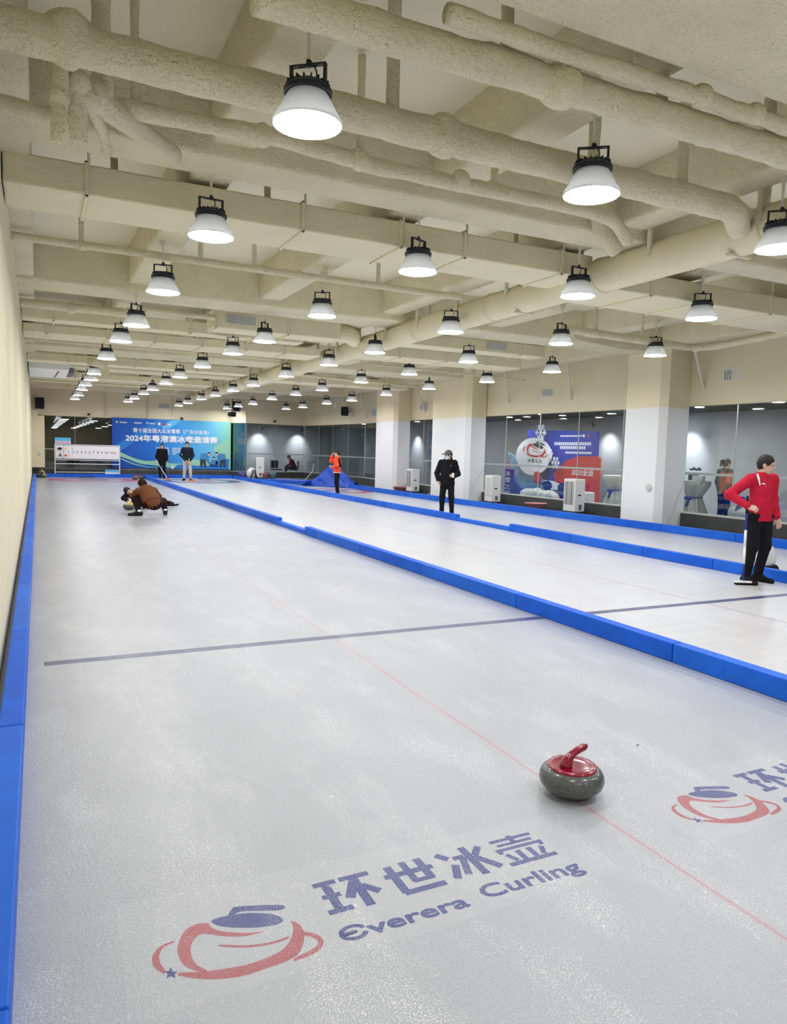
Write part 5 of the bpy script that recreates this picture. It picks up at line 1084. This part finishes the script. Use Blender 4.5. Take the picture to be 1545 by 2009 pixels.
# two players before the banner
M['light_trousers'] = mat('pale_grey_trousers', (.56, .54, .56), .8, .2)
def ex_coat(t, P, at, R, q):
    f = Field((-.35, -.25, .55), (.35, .25, 1.0), .011); f.cap((0, 0, .95), (0, 0, .66), .165, .175, .03, ((0, 1, 0), .72)); f.plane((0, 0, .62), (0, 0, -1)); field_obj('coat_skirt', f, M['cloth_black'], t)
    bm = bmesh.new(); tube(bm, [P['neck']+np.array((.05*math.cos(a), .06+.02*math.sin(a), -.02-.05*math.sin(a))) for a in [PI*i/8 for i in range(9)]], .014, 8); obj('shirt_collar', bm, M['ink_white'], t)
person('person in long black coat with a slanted broom before the banner', (5.34, 36.42, 0), PI-.12, 1.63, dict(elR=(.25, -.02, 1.12), wrR=(.27, .05, .90), anL=(-.085, -.03, .085), anR=(.085, -.03, .085), toL=(-.1, .12, .03), toR=(.1, .12, .03)), 'cloth_black', 'cloth_black', 'cloth_black', 'hair', (0, 1, -.08), None, hem=.80, coat=1.06, extras=ex_coat)
a = broom('white-handled broom slanting from the hand of the person in long black coat', (5.52, 35.95, 0), (5.02, 36.36, .92), ['ink_white', 'ink_white'])
bm = bmesh.new(); box(bm, (-.10, -.035, .002), (.10, .035, .05), .01); obj('broom_head', bm, M['ink_red'], a)
def ex_nav(t, P, at, R, q):
    bm = bmesh.new(); tube(bm, [(.0, .118, .90), (.0, .122, 1.10), (.0, .122, 1.28), (0, .085, 1.43)], .007, 6); obj('zip', bm, M['steel'], t)
    bm = bmesh.new(); tube(bm, [(.21, .07, 1.20), (.24, .07, 1.14), (.22, .09, 1.10)], .015, 8); obj('sleeve_mark', bm, M['ink_white'], t)
person('person in navy jacket and pale trousers holding a broom with both hands', (6.12, 34.2, 0), PI-.16, 1.74, dict(elR=(.27, .0, 1.14), wrR=(.05, .20, .90), elL=(-.25, .02, 1.13), wrL=(-.09, .20, .86), anL=(-.16, -.02, .085), toL=(-.21, .12, .03), knL=(-.13, .03, .5), anR=(.13, -.02, .085), toR=(.17, .12, .03)), 'cloth_navy', 'light_trousers', 'cloth_black', 'hair', (0, 1, -.05), (dict(d=(.4, .35, -.8), n=(-.7, .6, .0), thumb=(0, .3, 1), curl=1.1), dict(d=(-.5, .3, -.7), n=(.6, .6, 0), thumb=(0, .3, 1), curl=1.1)), hem=.88, coat=1.06, extras=ex_nav)
a = broom('broom with an orange pad held by the person in pale trousers', (6.28, 33.86, 0), (6.16, 33.98, 1.02), ['steel', 'ink_white', 'ink_lime'])
bm = bmesh.new(); box(bm, (-.10, -.04, .002), (.10, .04, .06), .012); obj('broom_head', bm, mat('orange_pad', (.85, .30, .06), .7), a)
# squatting person in brown seen from behind
M['brown_jacket'] = mat('brown_jacket', (.155, .052, .017), .75, .25); M['maroon'] = mat('dark_maroon_trousers', (.020, .006, .010), .85, .15); M['shoe_black'] = mat('black_shoe', (.012, .012, .014), .6, .3)
def ex_brown(t, P, at, R, q):
    for q_ in 'LR':
        a = P['an'+q_]+np.array((0, 0, .02)); bm = bmesh.new(); bmesh.ops.create_uvsphere(bm, u_segments=16, v_segments=10, radius=.054, matrix=Matrix.Translation(a) @ Matrix.Diagonal((1, 1, .75, 1))); obj('sock', bm, M['ink_white'], t, True)
    f = Field(P['waist']-.3, P['chest']+.35, .009); f.cap(P['waist']+np.array((0, -.02, -.06)), P['chest'], .21, .19, .05, (q['front'], .72)); f.wrinkle(.005, 40, 6); f.plane(P['waist']-q['axis']*.09, -q['axis']); field_obj('jacket_back', f, M['brown_jacket'], t)
person('person in brown jacket squatting on the ice, seen from behind', (2.28, 17.28, 0), .16, 1.70, dict(pelvis=(.04, -.06, .28), waist=(.02, -.0, .40), chest=(-.03, .13, .52), neck=(-.07, .23, .61), head=(-.085, .33, .67),
  shL=(-.215, .17, .545), shR=(.145, .19, .545), elL=(-.30, .36, .42), elR=(.30, .36, .40), wrL=(-.22, .52, .36), wrR=(.20, .52, .34), hiL=(-.07, -.05, .25), hiR=(.14, -.05, .25), knL=(-.27, .25, .34), knR=(.36, .22, .30), anL=(-.26, -.02, .085), anR=(.345, .02, .085), toL=(-.43, .02, .03), toR=(.39, .18, .03)),
  'brown_jacket', 'maroon', 'shoe_black', 'hair_brown', (-.1, 1, -.35), None, coat=1.0, extras=ex_brown, hair_long=.10, belt_drop=.0)
# sliding player low behind the stone
def ex_slide(t, P, at, R, q):
    bm = bmesh.new(); a = P['toR']
    for d in ((-.02, 0, .03), (-.07, .01, .03)): bmesh.ops.create_uvsphere(bm, u_segments=8, v_segments=6, radius=.022, matrix=Matrix.Translation(np.array(a)+np.array((d[0]+.05, .035, .02))))
    obj('shoe_mark', bm, M['ink_white'], t, True)
person('dark-haired player sliding low with one leg stretched out, hand on a yellow-handled stone', (2.35, 19.35, 0), PI, 1.66, dict(pelvis=(-.08, -.30, .24), waist=(.03, -.20, .27), chest=(.17, -.04, .32), neck=(.28, .07, .385), head=(.34, .17, .43), shL=(.08, .10, .33), shR=(.36, -.02, .34),
  elL=(.0, .30, .24), elR=(.47, .20, .27), wrL=(.08, .46, .20), wrR=(.385, .44, .215), hiL=(-.07, -.22, .22), hiR=(-.17, -.33, .21), knL=(.12, .02, .20), knR=(-.45, -.28, .15), anL=(-.08, .10, .085), anR=(-.74, -.18, .10), toL=(-.02, .24, .03), toR=(-.88, -.14, .08)),
  'cloth_black', 'maroon', 'shoe_black', 'hair', (.15, .9, .1), (None, dict(d=(-.1, .9, -.25), n=(0, .25, 1), thumb=(-1, 0, 0), curl=.9)), coat=.92, extras=ex_slide)
# behind the glass
M['grey_jacket'] = mat('slate_jacket', (.055, .07, .08), .8, .2); M['dull_orange'] = mat('coral_jacket', (.62, .11, .07), .8, .2); M['dark_red'] = mat('dark_red_jacket', (.10, .015, .025), .8, .2); M['denim'] = mat('navy_denim', (.012, .018, .07), .85, .1)
def ex_tail(t, P, at, R, q):
    f = Field(P['head']-.35, P['head']+.3, .008); f.cap(at(0, -.10, .03), at(0, -.17, .045), .03, .045, .03); f.cap(at(0, -.17, .045), at(0, -.19, -.08), .042, .02, .03); field_obj('ponytail', f, M['hair'], t)
    f = Field(P['chest']-.45, P['chest']+.35, .01); f.cap(P['waist']+np.array((.03, -.075, -.05)), P['chest']+np.array((.02, -.075, .04)), .12, .12, .04, ((0, 1, 0), .6)); field_obj('back_panel', f, M['dull_orange'], t)
    f = Field(np.minimum(P['shR'], np.minimum(P['elR'], P['wrR']))-.13, np.maximum(P['shR'], np.maximum(P['elR'], P['wrR']))+.13, .009); f.cap(P['shR'], P['elR'], .082, .070, .04); f.cap(P['elR'], P['wrR'], .070, .054, .03); field_obj('sleeve', f, M['dull_orange'], t)
person('person with a ponytail in coral and slate jacket standing behind the glass', (14.75, 12.22, 0), -1.75, 1.60, dict(elR=(.25, -.13, 1.14), wrR=(.14, -.17, .95), chest=(0, .01, 1.27)), 'grey_jacket', 'denim', 'cloth_black', 'hair', (-.1, 1, -.1), None, hem=.86, coat=1.06, extras=ex_tail)
person('seated person in dark red jacket behind the far glass', (12.75, 38.95, 0), 1.3, 1.62, dict(pelvis=(0, -.05, .58), waist=(0, .02, .72), chest=(0, .10, .90), neck=(0, .20, 1.04), head=(0, .29, 1.16), shL=(-.18, .16, .99), shR=(.18, .16, .99), elL=(-.24, .22, .74), elR=(.24, .22, .74), wrL=(-.14, .44, .66), wrR=(.14, .44, .66), hiL=(-.09, .0, .55), hiR=(.09, 0, .55), knL=(-.11, .44, .54), knR=(.11, .44, .54), anL=(-.11, .46, .09), anR=(.11, .46, .09), toL=(-.12, .60, .03), toR=(.12, .60, .03)), 'dark_red', 'cloth_black', 'cloth_black', 'hair', (0, 1, -.3), None, coat=1.06)
